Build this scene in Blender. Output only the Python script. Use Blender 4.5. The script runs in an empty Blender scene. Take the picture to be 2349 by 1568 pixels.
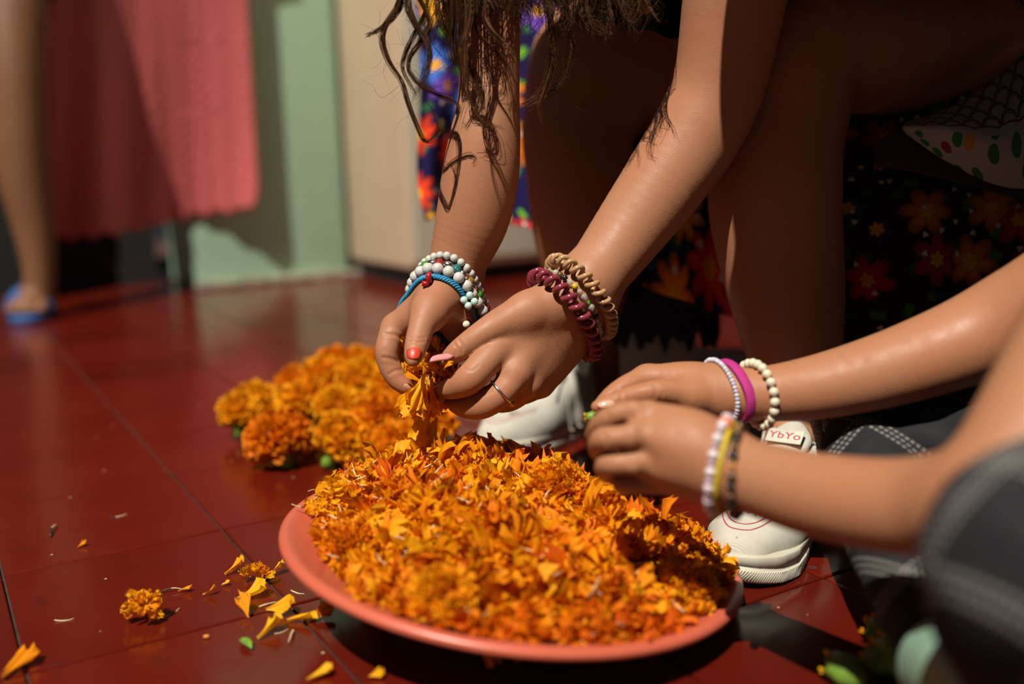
import bpy, bmesh, math, random
import numpy as np
from mathutils import Vector, Matrix

random.seed(7)
RNG = np.random.default_rng(11)
SC = bpy.context.scene
COL = SC.collection

# ------------------------------------------------------------------ camera, world, sun, exposure
S = 0.35 / 0.42                     # plan units -> metres
CAM_H = 0.35
FPX = 2284.0                        # 35 mm lens on a 36 mm wide frame of 2349 px
PITCH, ROLL = math.radians(10.4), 0.03
C0 = np.array([0.0, 0.0, CAM_H])
FW = np.array([0, math.cos(PITCH), -math.sin(PITCH)])
_r0 = np.array([1.0, 0, 0]); _u0 = np.array([0, math.sin(PITCH), math.cos(PITCH)])
RT = math.cos(ROLL) * _r0 - math.sin(ROLL) * _u0
UP = math.sin(ROLL) * _r0 + math.cos(ROLL) * _u0

def P(x, y, d):
    """a survey point: direction read off the photograph, distance d along the view (plan units)"""
    return C0 + d * S * (FW + RT * ((x - 1174.5) / FPX) - UP * ((y - 784) / FPX))
def PXR(r, d):
    return r * d * S / FPX
def ray(x, y):
    return FW + RT * ((x - 1174.5) / FPX) - UP * ((y - 784) / FPX)
def onfloor(x, y, z=0.0):
    r = ray(x, y); t = (z - CAM_H) / r[2]
    return C0 + t * r
def project(p):
    q = np.asarray(p) - C0; d = q @ FW
    return 1174.5 + FPX * (q @ RT) / d, 784 - FPX * (q @ UP) / d, d

cam = bpy.data.cameras.new('camera')
cam.sensor_width = 36.0; cam.lens = 36.0 * FPX / 2349.0
cam.clip_start = 0.02; cam.clip_end = 60
cam.dof.use_dof = True; cam.dof.focus_distance = 1.03 * S; cam.dof.aperture_fstop = 1.9
cam.dof.aperture_blades = 9
camo = bpy.data.objects.new('camera', cam); COL.objects.link(camo)
m = Matrix(((RT[0], UP[0], -FW[0], C0[0]), (RT[1], UP[1], -FW[1], C0[1]), (RT[2], UP[2], -FW[2], C0[2]), (0, 0, 0, 1)))
camo.matrix_world = m
SC.camera = camo

world = bpy.data.worlds.new('world'); SC.world = world; world.use_nodes = True
wb = world.node_tree.nodes['Background']
wb.inputs[0].default_value = (0.9, 0.92, 1.0, 1); wb.inputs[1].default_value = 0.03

SUN_DIR = np.array([0.25, 0.55, -0.95]); SUN_DIR = SUN_DIR / np.linalg.norm(SUN_DIR)   # direction the light travels
sun = bpy.data.lights.new('sun', 'SUN'); sun.energy = 6.3; sun.angle = math.radians(0.6); sun.color = (1.0, 0.93, 0.82)
suno = bpy.data.objects.new('sun', sun); COL.objects.link(suno)
suno.rotation_euler = Vector(SUN_DIR).to_track_quat('-Z', 'Y').to_euler()
suno.location = (-0.8, -1.8, 3.2)

SC.view_settings.view_transform = 'Standard'; SC.view_settings.look = 'None'
SC.view_settings.exposure = 0.0; SC.view_settings.gamma = 1.0
try: SC.view_settings.use_curve_mapping = False
except Exception: pass

# ------------------------------------------------------------------ small helpers
D1 = np.array([-0.5115, 0.8593, 0.0]); D2 = np.array([0.8593, 0.5115, 0.0])   # the two directions of the tile grid / walls
ZV = np.array([0, 0, 1.0])

def unit(v):
    v = np.asarray(v, float); return v / np.linalg.norm(v)

def mesh_from(name, V, Fc, smooth=True):
    me = bpy.data.meshes.new(name)
    V = np.asarray(V, np.float32)
    if isinstance(Fc, np.ndarray) and Fc.ndim == 2:
        n, k = Fc.shape
        me.vertices.add(len(V)); me.vertices.foreach_set('co', V.ravel())
        me.loops.add(n * k); me.loops.foreach_set('vertex_index', Fc.astype(np.int32).ravel())
        me.polygons.add(n)
        me.polygons.foreach_set('loop_start', np.arange(0, n * k, k, dtype=np.int32))
        try: me.polygons.foreach_set('loop_total', np.full(n, k, np.int32))
        except Exception: pass
        me.update(calc_edges=True)
        me.validate()
    else:
        me.from_pydata([tuple(map(float, v)) for v in V], [], [tuple(map(int, f)) for f in Fc])
        me.update()
    if smooth:
        me.polygons.foreach_set('use_smooth', np.ones(len(me.polygons), bool))
    return me

def add_tint(me, arr):
    a = me.attributes.new('tint', 'FLOAT_COLOR', 'POINT')
    c = np.ones((len(me.vertices), 4), np.float32); arr = np.asarray(arr, np.float32)
    c[:, :arr.shape[1]] = arr
    a.data.foreach_set('color', c.ravel())

def link(name, me, mat=None, parent=None, loc=None):
    o = bpy.data.objects.new(name, me); COL.objects.link(o)
    if mat is not None and me is not None and not me.materials:
        me.materials.append(mat)
    if parent is not None: o.parent = parent
    if loc is not None: o.location = tuple(map(float, loc))
    return o

def obj(name, V, Fc, mat, parent=None, smooth=True, world_coords=True):
    V = np.asarray(V, float)
    if parent is not None and world_coords:
        V = V - np.array(origin_of(parent))
    return link(name, mesh_from(name, V, Fc, smooth), mat, parent)

def origin_of(o):
    q = np.zeros(3)
    while o is not None:
        q = q + np.array(o.location); o = o.parent
    return q

def tag(o, label=None, cat=None, group=None, kind=None):
    if label: o['label'] = label
    if cat: o['category'] = cat
    if group: o['group'] = group
    if kind: o['kind'] = kind
    return o

def thing(name, loc, label, cat, group=None):
    o = bpy.data.objects.new(name, None); COL.objects.link(o)
    o.location = tuple(map(float, loc)); o.empty_display_size = 0.02
    return tag(o, label, cat, group)

class MB:
    """collects pieces of one part"""
    def __init__(s): s.V = []; s.F = []; s.n = 0
    def add(s, V, Fc):
        V = np.asarray(V, float); s.V.append(V)
        s.F += [tuple(int(i) + s.n for i in f) for f in Fc]; s.n += len(V); return s
    def box(s, c, sx, sy, sz, ax=(1, 0, 0), ay=(0, 1, 0), az=(0, 0, 1), bev=0.0):
        c = np.asarray(c, float); ax, ay, az = unit(ax), unit(ay), unit(az)
        b = min(bev, sx * .45, sy * .45, sz * .45) if bev else 0
        if not b:
            V = [c + ax * x * sx / 2 + ay * y * sy / 2 + az * z * sz / 2 for z in (-1, 1) for y in (-1, 1) for x in (-1, 1)]
            return s.add(V, [(0, 2, 3, 1), (4, 5, 7, 6), (0, 1, 5, 4), (2, 6, 7, 3), (0, 4, 6, 2), (1, 3, 7, 5)])
        bm = bmesh.new(); bmesh.ops.create_cube(bm, size=1)
        for v in bm.verts: v.co = Vector((v.co.x * sx, v.co.y * sy, v.co.z * sz))
        bmesh.ops.bevel(bm, geom=bm.edges[:], offset=b, segments=2, profile=.6, affect='EDGES')
        bm.verts.index_update()
        V = [c + ax * v.co.x + ay * v.co.y + az * v.co.z for v in bm.verts]
        Fc = [tuple(v.index for v in f.verts) for f in bm.faces]; bm.free()
        return s.add(V, Fc)
    def tube(s, pts, r, n=8, closed=False, flat=1.0, nrm=None):
        V, Fc = tube_mesh(pts, r, n, closed, flat, nrm); return s.add(V, Fc)
    def ball(s, c, r, seg=14, rings=9, scale=(1, 1, 1), rot=None):
        V, Fc = ball_mesh(r, seg, rings); V = V * np.array(scale)
        if rot is not None: V = V @ np.asarray(rot).T
        return s.add(V + np.asarray(c), Fc)
    def build(s, name, mat, parent=None, smooth=True):
        return obj(name, np.concatenate(s.V), s.F, mat, parent, smooth)

def ball_mesh(r, seg=14, rings=9):
    V = [(0, 0, r)]; Fc = []
    for i in range(1, rings):
        t = math.pi * i / rings
        for j in range(seg):
            a = 2 * math.pi * j / seg
            V.append((r * math.sin(t) * math.cos(a), r * math.sin(t) * math.sin(a), r * math.cos(t)))
    V.append((0, 0, -r)); L = len(V) - 1
    for j in range(seg):
        k = (j + 1) % seg
        Fc.append((0, 1 + j, 1 + k))
        for i in range(rings - 2):
            a = 1 + i * seg
            Fc.append((a + j, a + seg + j, a + seg + k, a + k))
        a = 1 + (rings - 2) * seg
        Fc.append((a + j, L, a + k))
    return np.array(V), Fc

def tube_mesh(pts, r, n=8, closed=False, flat=1.0, nrm=None):
    pts = np.asarray(pts, float); m_ = len(pts)
    r = np.full(m_, r) if np.isscalar(r) else np.asarray(r, float)
    if closed: T = np.roll(pts, -1, 0) - np.roll(pts, 1, 0)
    else: T = np.gradient(pts, axis=0)
    T = T / (np.linalg.norm(T, axis=1, keepdims=True) + 1e-12)
    if nrm is None:
        a = np.array([0, 0, 1.0]) if abs(T[0][2]) < .9 else np.array([1.0, 0, 0])
        N = [unit(np.cross(T[0], a))]
        for i in range(1, m_):
            v = N[-1] - T[i] * (N[-1] @ T[i]); N.append(unit(v))
        N = np.array(N)
    else:
        N = np.asarray(nrm, float); N = N - T * np.sum(N * T, 1, keepdims=True)
        N = N / np.linalg.norm(N, axis=1, keepdims=True)
    B = np.cross(T, N)
    ang = np.arange(n) * 2 * math.pi / n
    V = (pts[:, None] + r[:, None, None] * (np.cos(ang)[None, :, None] * N[:, None] * flat + np.sin(ang)[None, :, None] * B[:, None])).reshape(-1, 3)
    Fc = []
    for i in range(m_ if closed else m_ - 1):
        i2 = (i + 1) % m_
        for j in range(n):
            k = (j + 1) % n
            Fc.append((i * n + j, i * n + k, i2 * n + k, i2 * n + j))
    if not closed:
        Fc.append(tuple(range(n - 1, -1, -1))); Fc.append(tuple((m_ - 1) * n + j for j in range(n)))
    return V, Fc

def spline(pts, n):
    """Catmull-Rom through pts"""
    pts = np.asarray(pts, float); k = len(pts)
    q = np.vstack([2 * pts[0] - pts[1], pts, 2 * pts[-1] - pts[-2]])
    t = np.linspace(0, k - 1 - 1e-9, n); i = t.astype(int); u = (t - i)[:, None]
    p0, p1, p2, p3 = q[i], q[i + 1], q[i + 2], q[i + 3]
    return .5 * ((2 * p1) + (-p0 + p2) * u + (2 * p0 - 5 * p1 + 4 * p2 - p3) * u ** 2 + (-p0 + 3 * p1 - 3 * p2 + p3) * u ** 3)

def grid_faces(nu, nv):
    i = np.arange(nu - 1)[:, None]; j = np.arange(nv - 1)[None]
    a = (i * nv + j).ravel()
    return np.stack([a, a + nv, a + nv + 1, a + 1], 1)

def sheet(name, Pg, mat, parent=None, thick=0.0015, uv=None):
    """cloth: a grid of points with real thickness"""
    nu, nv = Pg.shape[:2]
    du = np.gradient(Pg, axis=0); dv = np.gradient(Pg, axis=1)
    N = np.cross(du, dv); N /= (np.linalg.norm(N, axis=2, keepdims=True) + 1e-12)
    A = Pg.reshape(-1, 3); B = (Pg - N * thick).reshape(-1, 3)
    f1 = grid_faces(nu, nv); n = nu * nv; f2 = f1[:, ::-1] + n
    rim = [i * nv for i in range(nu)] + [(nu - 1) * nv + j for j in range(1, nv)] + [i * nv + nv - 1 for i in range(nu - 2, -1, -1)] + [j for j in range(nv - 2, 0, -1)]
    rim = np.array(rim); nx = np.roll(rim, -1)
    f3 = np.stack([rim, nx, nx + n, rim + n], 1)[:, ::-1]
    V = np.concatenate([A, B]); Fc = np.concatenate([f1, f2, f3])
    org = origin_of(parent) if parent is not None else np.zeros(3)
    me = mesh_from(name, V - org, Fc)
    # metric uv
    if uv is None:
        lu = np.concatenate([[0], np.cumsum(np.linalg.norm(np.diff(Pg[:, nv // 2], axis=0), axis=1))])
        lv = np.concatenate([[0], np.cumsum(np.linalg.norm(np.diff(Pg[nu // 2], axis=0), axis=1))])
        uv = np.stack(np.meshgrid(lu, lv, indexing='ij'), -1).reshape(-1, 2)
    uv = np.concatenate([uv, uv])
    lay = me.uv_layers.new(name='UVMap')
    li = np.zeros(len(me.loops), np.int32); me.loops.foreach_get('vertex_index', li)
    lay.data.foreach_set('uv', uv[li].astype(np.float32).ravel())
    return link(name, me, mat, parent)

# ------------------------------------------------------------------ implicit bodies (round cones blended and meshed with surface nets)
class Cone:
    __slots__ = ('a', 'b', 'ra', 'rb', 'k')
    def __init__(s, a, b, ra, rb, k): s.a = np.asarray(a, float); s.b = np.asarray(b, float); s.ra = ra; s.rb = rb; s.k = k
    def d(s, p):
        f4 = np.float32
        a = s.a.astype(f4); ba = (s.b - s.a).astype(f4); l2 = f4(ba @ ba + 1e-9)
        pa = np.asarray(p, f4) - a
        t = np.clip((pa @ ba) / l2, f4(0), f4(1))
        # squared length of pa - t*ba without building it
        n2 = np.einsum('ij,ij->i', pa, pa) - t * (f4(2) * (pa @ ba) - t * l2)
        return np.sqrt(np.maximum(n2, f4(0))) - (f4(s.ra) + f4(s.rb - s.ra) * t)

class Limb:
    """a smooth tapering limb: a spline of round cones, no swelling where they meet"""
    def __init__(s, pts, rad, k, sub=6):
        n = (len(pts) - 1) * sub + 1
        q = spline(np.concatenate([np.asarray(pts, float), np.asarray(rad, float)[:, None]], 1), n) if len(pts) > 2 else np.concatenate([np.asarray(pts, float), np.asarray(rad, float)[:, None]], 1)
        s.q = q; s.k = k; s.segs = [Cone(q[i, :3], q[i + 1, :3], q[i, 3], q[i + 1, 3], k) for i in range(len(q) - 1)]
        i = np.argmin(q[:, 0]); s.a = q[:, :3].min(0); s.b = q[:, :3].max(0); s.ra = s.rb = q[:, 3].max()
    def d(s, p):
        o = s.segs[0].d(p)
        for c in s.segs[1:]: o = np.minimum(o, c.d(p))
        return o
def chain(nodes, k=0.01):
    """nodes: (px, py, depth, radius_px) -> limb"""
    return [Limb([P(x, y, d) for x, y, d, r in nodes], [PXR(r, d) for x, y, d, r in nodes], k)]
def wchain(nodes, k=0.02):
    """nodes: (xyz metres, radius metres)"""
    return [Limb([q[0] for q in nodes], [q[1] for q in nodes], k)]

def smin(a, b, k):
    h = np.clip(.5 + .5 * (b - a) / k, 0, 1)
    return b + (a - b) * h - k * h * (1 - h)

class Body:
    def __init__(s, core, digits=(), kd=0.005, cuts=(), inflate=0.0, fn=None):
        s.core = list(core); s.digits = [list(d) for d in digits]; s.kd = kd; s.cuts = list(cuts); s.inflate = inflate; s.fn = fn
    def __call__(s, p):
        D = s.core[0].d(p)
        for c in s.core[1:]: D = smin(D, c.d(p), c.k)
        out = D
        for dg in s.digits:
            q = dg[0].d(p)
            for c in dg[1:]: q = smin(q, c.d(p), c.k)
            out = np.minimum(out, smin(D, q, s.kd))
        for c in s.cuts:
            out = -smin(-out, c.d(p), c.k)
        out = out - s.inflate
        if s.fn is not None: out = s.fn(p, out)
        return out
    def bounds(s):
        cs = s.core + [c for d in s.digits for c in d]
        lo = np.min([np.minimum(c.a - c.ra, c.b - c.rb) for c in cs], 0); hi = np.max([np.maximum(c.a + c.ra, c.b + c.rb) for c in cs], 0)
        return lo - .012 - s.inflate, hi + .012 + s.inflate

def surface(f, lo, hi, h, B=8):
    lo = np.asarray(lo); nb = np.ceil((np.asarray(hi) - lo) / (h * B)).astype(int)
    I = np.stack(np.meshgrid(*[np.arange(n) for n in nb], indexing='ij'), -1).reshape(-1, 3)
    ctr = lo + (I + .5) * B * h
    dc = f(ctr)
    I = I[np.abs(dc) < B * h * .8660 * 1.25 + .004]
    o = np.arange(B + 1)
    off = np.stack(np.meshgrid(o, o, o, indexing='ij'), -1).reshape(-1, 3)
    key = lambda q: (q[..., 0].astype(np.int64) * 4096 + q[..., 1]) * 4096 + q[..., 2]
    cell_keys = []; cell_pos = []; quads = []
    CH = 400
    for s0 in range(0, len(I), CH):
        blk = I[s0:s0 + CH]
        idx = blk[:, None] * B + off[None]
        val = f((lo + idx.reshape(-1, 3) * h)).reshape(len(blk), B + 1, B + 1, B + 1)
        ins = val < 0
        cs = [(a, b, c) for a in (0, 1) for b in (0, 1) for c in (0, 1)]
        sub = lambda A, a, b, c: A[:, a:B + a, b:B + b, c:B + c]
        cnt = sum(sub(ins, *c).astype(np.int8) for c in cs)
        act = (cnt > 0) & (cnt < 8)
        w = np.argwhere(act)
        if not len(w): continue
        cv = np.stack([val[w[:, 0], w[:, 1] + a, w[:, 2] + b, w[:, 3] + c] for a, b, c in cs], 1)
        acc = np.zeros((len(w), 3)); num = np.zeros(len(w))
        carr = np.array(cs, float)
        for e1 in range(8):
            for e2 in range(e1 + 1, 8):
                df = carr[e2] - carr[e1]
                if np.abs(df).sum() != 1: continue
                v1 = cv[:, e1]; v2 = cv[:, e2]; x = (v1 < 0) != (v2 < 0)
                t = np.where(x, v1 / np.where(x, v1 - v2, 1), 0)
                acc += np.where(x[:, None], carr[e1] + t[:, None] * df, 0); num += x
        pos = acc / num[:, None]
        g = blk[w[:, 0]] * B + w[:, 1:]
        cell_keys.append(key(g)); cell_pos.append(lo + (g + pos) * h)
        for ax in range(3):
            nx = [0, 0, 0]; nx[ax] = 1
            a = sub(ins, 0, 0, 0); b = sub(ins, *nx)
            e = np.argwhere(a != b)
            if not len(e): continue
            gg = blk[e[:, 0]] * B + e[:, 1:]
            flip = a[e[:, 0], e[:, 1], e[:, 2], e[:, 3]]
            u = np.zeros(3, int); v = np.zeros(3, int); u[(ax + 1) % 3] = 1; v[(ax + 2) % 3] = 1
            q = np.stack([key(gg), key(gg - u), key(gg - u - v), key(gg - v)], 1)
            q[~flip] = q[~flip][:, ::-1]
            quads.append(q)
    ck = np.concatenate(cell_keys); cp = np.concatenate(cell_pos)
    od = np.argsort(ck); ck = ck[od]; cp = cp[od]
    q = np.concatenate(quads)
    ix = np.searchsorted(ck, q); ix = np.clip(ix, 0, len(ck) - 1)
    ok = np.all(ck[ix] == q, axis=1)
    return cp, ix[ok]

def relax(V, Fc, it, far=None):
    e = np.concatenate([Fc[:, [0, 1]], Fc[:, [1, 2]], Fc[:, [2, 3]], Fc[:, [3, 0]]]); n = len(V)
    dg = np.bincount(e[:, 0], minlength=n) + np.bincount(e[:, 1], minlength=n)
    for _ in range(it):
        for lam in (.5, -.35):
            A = np.stack([np.bincount(e[:, 0], V[e[:, 1], k], n) + np.bincount(e[:, 1], V[e[:, 0], k], n) for k in range(3)], 1) / np.maximum(dg, 1)[:, None]
            V = V + lam * (A - V)
    if far is not None:
        w_ = np.clip((np.linalg.norm(V - far, axis=1) - .085) / .04, 0, 1)[:, None]
        for _ in range(40):
            for lam in (.6, -.58):
                A = np.stack([np.bincount(e[:, 0], V[e[:, 1], k], n) + np.bincount(e[:, 1], V[e[:, 0], k], n) for k in range(3)], 1) / np.maximum(dg, 1)[:, None]
                V = V + lam * w_ * (A - V)
    return V

def press_folds(V, b):
    """press skin folds into the surface along lines lying on it"""
    for line, depth, dg_, wd in getattr(b, 'folds', []):
        pts = []
        for x, y in spline(np.array([(q[0], q[1], 0.0) for q in line]), 9)[:, :2]:
            r = ray(x, y); ds = np.linspace(dg_ - .13, dg_ + .13, 300) * S; d = b(C0 + ds[:, None] * r)
            if (d < .0004).any(): pts.append(C0 + ds[int(np.argmax(d < .0004))] * r)
        if len(pts) < 2: continue
        pts = np.array(pts); near = np.where(np.linalg.norm(V - pts.mean(0), axis=1) < .03)[0]
        if not len(near): continue
        D = np.full(len(near), 9.0)
        for i in range(len(pts) - 1):
            a, c = pts[i], pts[i + 1] - pts[i]; t_ = np.clip((V[near] - a) @ c / (c @ c + 1e-12), 0, 1)
            D = np.minimum(D, np.linalg.norm(V[near] - a - t_[:, None] * c, axis=1))
        e = .0006; G = np.stack([b(V[near] + e * v) - b(V[near] - e * v) for v in np.eye(3)], 1); G /= np.linalg.norm(G, axis=1, keepdims=True) + 1e-9
        V[near] += G * (-depth * np.exp(-(D / wd) ** 2) + .35 * depth * np.exp(-((D - 2.2 * wd) / (1.1 * wd)) ** 2))[:, None]
    return V

def skin_mesh(name, pieces):
    """pieces: (Body, voxel) -> one mesh"""
    Vs = []; Fs = []; n = 0
    for b, h in pieces:
        lo, hi = b.bounds(); V, Fc = surface(b, lo, hi, h); V = relax(V, Fc, 4 if h < .003 else 3, getattr(b, 'hand', None)); V = press_folds(V, b)
        Vs.append(V); Fs.append(Fc + n); n += len(V)
    return np.concatenate(Vs), np.concatenate(Fs)

def wrap(f, c, n, count, off=0.0, start=None, rmax=0.09):
    """points of a loop round a limb: plane through c with normal n, lying 'off' above the skin"""
    c = np.asarray(c, float); n = unit(n)
    e1 = UP - n * (UP @ n) if start is None else np.asarray(start) - n * (np.asarray(start) @ n); e1 = unit(e1); e2 = np.cross(n, e1)
    th = np.arange(count) * 2 * math.pi / count
    dirs = np.cos(th)[:, None] * e1 + np.sin(th)[:, None] * e2
    rs = np.linspace(0.001, rmax, 160)
    pts = c + dirs[:, None] * rs[None, :, None]
    d = f(pts.reshape(-1, 3)).reshape(count, -1)
    i = np.argmax(d > off, axis=1); i = np.where(d.max(1) > off, i, len(rs) - 1)
    r = rs[i]
    for _ in range(3):
        r = (np.roll(r, 1) + 2 * r + np.roll(r, -1)) / 4
    return c + dirs * r[:, None], dirs

# ------------------------------------------------------------------ materials
def srgb(r, g, b):
    f = lambda c: (c / 255 / 12.92) if c / 255 <= .04045 else ((c / 255 + .055) / 1.055) ** 2.4
    return (f(r), f(g), f(b), 1)

class NT:
    def __init__(s, name):
        s.m = bpy.data.materials.new(name); s.m.use_nodes = True; s.t = s.m.node_tree; s.t.nodes.clear()
        s.out = s.n('ShaderNodeOutputMaterial'); s.b = s.n('ShaderNodeBsdfPrincipled')
        s.t.links.new(s.b.outputs[0], s.out.inputs[0])
    def n(s, ty, **kw):
        x = s.t.nodes.new(ty)
        for k, v in kw.items(): setattr(x, k, v)
        return x
    def set(s, node, key, v):
        if hasattr(v, 'is_output') or isinstance(v, bpy.types.NodeSocket): s.t.links.new(v, node.inputs[key])
        else: node.inputs[key].default_value = v
        return s
    def math(s, op, a, b=0.0, c=None):
        x = s.n('ShaderNodeMath', operation=op); s.set(x, 0, a); s.set(x, 1, b)
        if c is not None: s.set(x, 2, c)
        return x.outputs[0]
    def vmath(s, op, a, b=None, out=0, scale=None):
        x = s.n('ShaderNodeVectorMath', operation=op); s.set(x, 0, a)
        if b is not None: s.set(x, 1, b)
        if scale is not None: s.set(x, 'Scale', scale)
        return x.outputs[out]
    def mix(s, fac, a, b):
        x = s.n('ShaderNodeMix', data_type='RGBA'); s.set(x, 0, fac); s.set(x, 6, a); s.set(x, 7, b); return x.outputs[2]
    def ramp(s, fac, stops, interp='LINEAR'):
        x = s.n('ShaderNodeValToRGB'); cr = x.color_ramp; cr.interpolation = interp
        while len(cr.elements) < len(stops): cr.elements.new(0.5)
        for e, (p, c) in zip(cr.elements, stops): e.position = p; e.color = c
        s.set(x, 0, fac); return x.outputs[0]
    def noise(s, scale, detail=4, rough=.55, vec=None, dist=0.0):
        x = s.n('ShaderNodeTexNoise'); x.inputs['Scale'].default_value = scale; x.inputs['Detail'].default_value = detail
        x.inputs['Roughness'].default_value = rough; x.inputs['Distortion'].default_value = dist
        s.set(x, 'Vector', vec if vec is not None else s.obco()); return x.outputs[0]
    def obco(s):
        if not hasattr(s, '_tc'): s._tc = s.n('ShaderNodeTexCoord')
        return s._tc.outputs['Object']
    def uv(s):
        s.obco(); return s._tc.outputs['UV']
    def bump(s, h, strength=.3, dist=.001):
        x = s.n('ShaderNodeBump'); x.inputs['Strength'].default_value = strength; x.inputs['Distance'].default_value = dist
        s.set(x, 'Height', h); s.t.links.new(x.outputs[0], s.b.inputs['Normal']); return x
    def base(s, c): return s.set(s.b, 'Base Color', c)
    def p(s, **kw):
        for k, v in kw.items(): s.set(s.b, k.replace('_', ' '), v)
        return s

def plain(name, c, rough=.5, noise=.12, scale=40, bump=0.0, metallic=0.0, spec=.5, bscale=None):
    t = NT(name); nz = t.noise(scale)
    lo = tuple(x * (1 - noise) for x in c[:3]) + (1,); hi = tuple(min(1, x * (1 + noise)) for x in c[:3]) + (1,)
    t.base(t.ramp(nz, [(.3, lo), (.7, hi)])); t.p(Roughness=rough, Metallic=metallic); t.b.inputs['Specular IOR Level'].default_value = spec
    if bump: t.bump(t.noise(bscale or scale * 6, 3), bump, .0008)
    return t.m

def skin(name, c, red=(1.12, .82, .75)):
    t = NT(name)
    n1 = t.noise(14, 3); n2 = t.noise(90, 4); n3 = t.noise(420, 2)
    lo = tuple(a * b for a, b in zip(c[:3], red)) + (1,)
    hi = tuple(x * 1.08 for x in c[:3]) + (1,)
    col = t.mix(t.math('MULTIPLY', n1, .9), hi, lo)
    col2 = t.mix(t.ramp(n2, [(.62, (0, 0, 0, 1)), (.78, (.35, .35, .35, 1))]), col, tuple(x * .62 for x in c[:3]) + (1,))
    t.base(col2)
    t.p(Roughness=t.ramp(n2, [(.3, (.42,) * 3 + (1,)), (.7, (.6,) * 3 + (1,))])); t.b.inputs['Specular IOR Level'].default_value = .28
    t.b.inputs['Subsurface Weight'].default_value = .12
    t.b.inputs['Subsurface Radius'].default_value = (.9, .35, .2)
    t.b.inputs['Subsurface Scale'].default_value = .004
    vor = t.n('ShaderNodeTexVoronoi'); vor.inputs['Scale'].default_value = 900; t.set(vor, 'Vector', t.obco())
    h = t.math('ADD', t.math('MULTIPLY', vor.outputs[0], .45), t.math('ADD', t.math('MULTIPLY', n3, .5), t.math('MULTIPLY', n2, 1.2)))
    t.bump(h, .22, .0007)
    return t.m

def petal_mat(name, stops, transl=.42):
    t = NT(name)
    at = t.n('ShaderNodeAttribute', attribute_name='tint')
    sx = t.n('ShaderNodeSeparateColor'); t.set(sx, 0, at.outputs['Color'])
    oi = t.n('ShaderNodeObjectInfo')
    f = t.math('ADD', t.math('MULTIPLY', sx.outputs[0], .8), t.math('MULTIPLY', oi.outputs['Random'], .2))
    col = t.ramp(f, stops)
    # pale base of the petal
    col = t.mix(t.ramp(sx.outputs[1], [(0.0, (.55, .55, .55, 1)), (.22, (0, 0, 0, 1))]), col, (.9, .62, .16, 1))
    col = t.mix(t.ramp(t.noise(160, 2), [(.3, (0, 0, 0, 1)), (.75, (.3, .3, .3, 1))]), col, (.55, .09, .002, 1))
    t.base(col); t.p(Roughness=.62); t.b.inputs['Specular IOR Level'].default_value = .25
    tr = t.n('ShaderNodeBsdfTranslucent'); t.set(tr, 0, col)
    mx = t.n('ShaderNodeMixShader'); mx.inputs[0].default_value = transl
    t.t.links.new(t.b.outputs[0], mx.inputs[1]); t.t.links.new(tr.outputs[0], mx.inputs[2]); t.t.links.new(mx.outputs[0], t.out.inputs[0])
    return t.m

ORANGE = [(0.0, (.74, .13, .002, 1)), (.28, (.88, .26, .003, 1)), (.6, (.95, .42, .004, 1)), (1.0, (.98, .58, .012, 1))]
M = {}
M['petal'] = petal_mat('marigold_petal', ORANGE)
M['skin1'] = skin('skin_girl', (.325, .165, .092))
M['skin2'] = skin('skin_child', (.32, .158, .082))
M['skin3'] = skin('skin_bystander', (.16, .082, .04))

def floral(name, bg, flowers, cell=.06, leaf=(.02, .09, .015, 1), rough=.85, petals=5.0, dots=(.75, .7, .6, 1)):
    """printed cloth: blossoms with petals, leaves, little pale dots"""
    t = NT(name)
    co = t.vmath('SCALE', t.uv(), scale=1.0 / cell)
    base = bg
    def layer(base, co, scale, amount, cols, npet, rad, seedoff, core=None):
        c2 = t.vmath('ADD', t.vmath('SCALE', co, scale=scale), (seedoff, seedoff * 1.7, 0))
        v = t.n('ShaderNodeTexVoronoi', voronoi_dimensions='2D'); v.inputs['Scale'].default_value = 1.0; v.inputs['Randomness'].default_value = .75
        t.set(v, 'Vector', c2)
        d = t.vmath('SUBTRACT', c2, v.outputs['Position'])
        sp = t.n('ShaderNodeSeparateXYZ'); t.set(sp, 0, d)
        ang = t.math('ARCTAN2', sp.outputs[1], sp.outputs[0])
        cc = t.n('ShaderNodeSeparateColor'); t.set(cc, 0, v.outputs['Color'])
        ang = t.math('ADD', ang, t.math('MULTIPLY', cc.outputs[1], 6.28))
        r = t.vmath('LENGTH', d, out=1)
        edge = t.math('ADD', rad, t.math('MULTIPLY', t.math('ABSOLUTE', t.math('COSINE', t.math('MULTIPLY', ang, npet / 2))), rad * .75))
        q = t.math('DIVIDE', r, edge)
        inside = t.math('LESS_THAN', q, 1.0)
        on = t.math('LESS_THAN', cc.outputs[2], amount)
        fac = t.math('MULTIPLY', inside, on)
        n = len(cols)
        col = t.ramp(cc.outputs[0], [(i / n, c) for i, c in enumerate(cols)], 'CONSTANT')
        dark = t.mix(t.ramp(q, [(.55, (0, 0, 0, 1)), (.95, (.75, .75, .75, 1))]), col, t.mix(.75, col, (.02, .005, .01, 1)))
        if core is not None:
            dark = t.mix(t.math('LESS_THAN', q, .3), dark, core)
        return t.mix(fac, base, dark)
    base = layer(base, co, 1.7, .75, [leaf, (leaf[0] * 2, leaf[1] * 1.6, leaf[2], 1), (leaf[0] * .5, leaf[1] * .6, leaf[2] * 2, 1)], 2.0, .16, 3.3)
    base = layer(base, co, 1.0, .85, flowers, petals, .30, 0.0, (.75, .35, .02, 1))
    base = layer(base, co, 2.6, .30, [dots], 3.0, .10, 9.1)
    t.base(base); t.p(Roughness=rough); t.b.inputs['Specular IOR Level'].default_value = .15
    wv = t.noise(900, 2, vec=t.uv()); t.bump(wv, .25, .0006)
    return t.m

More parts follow.
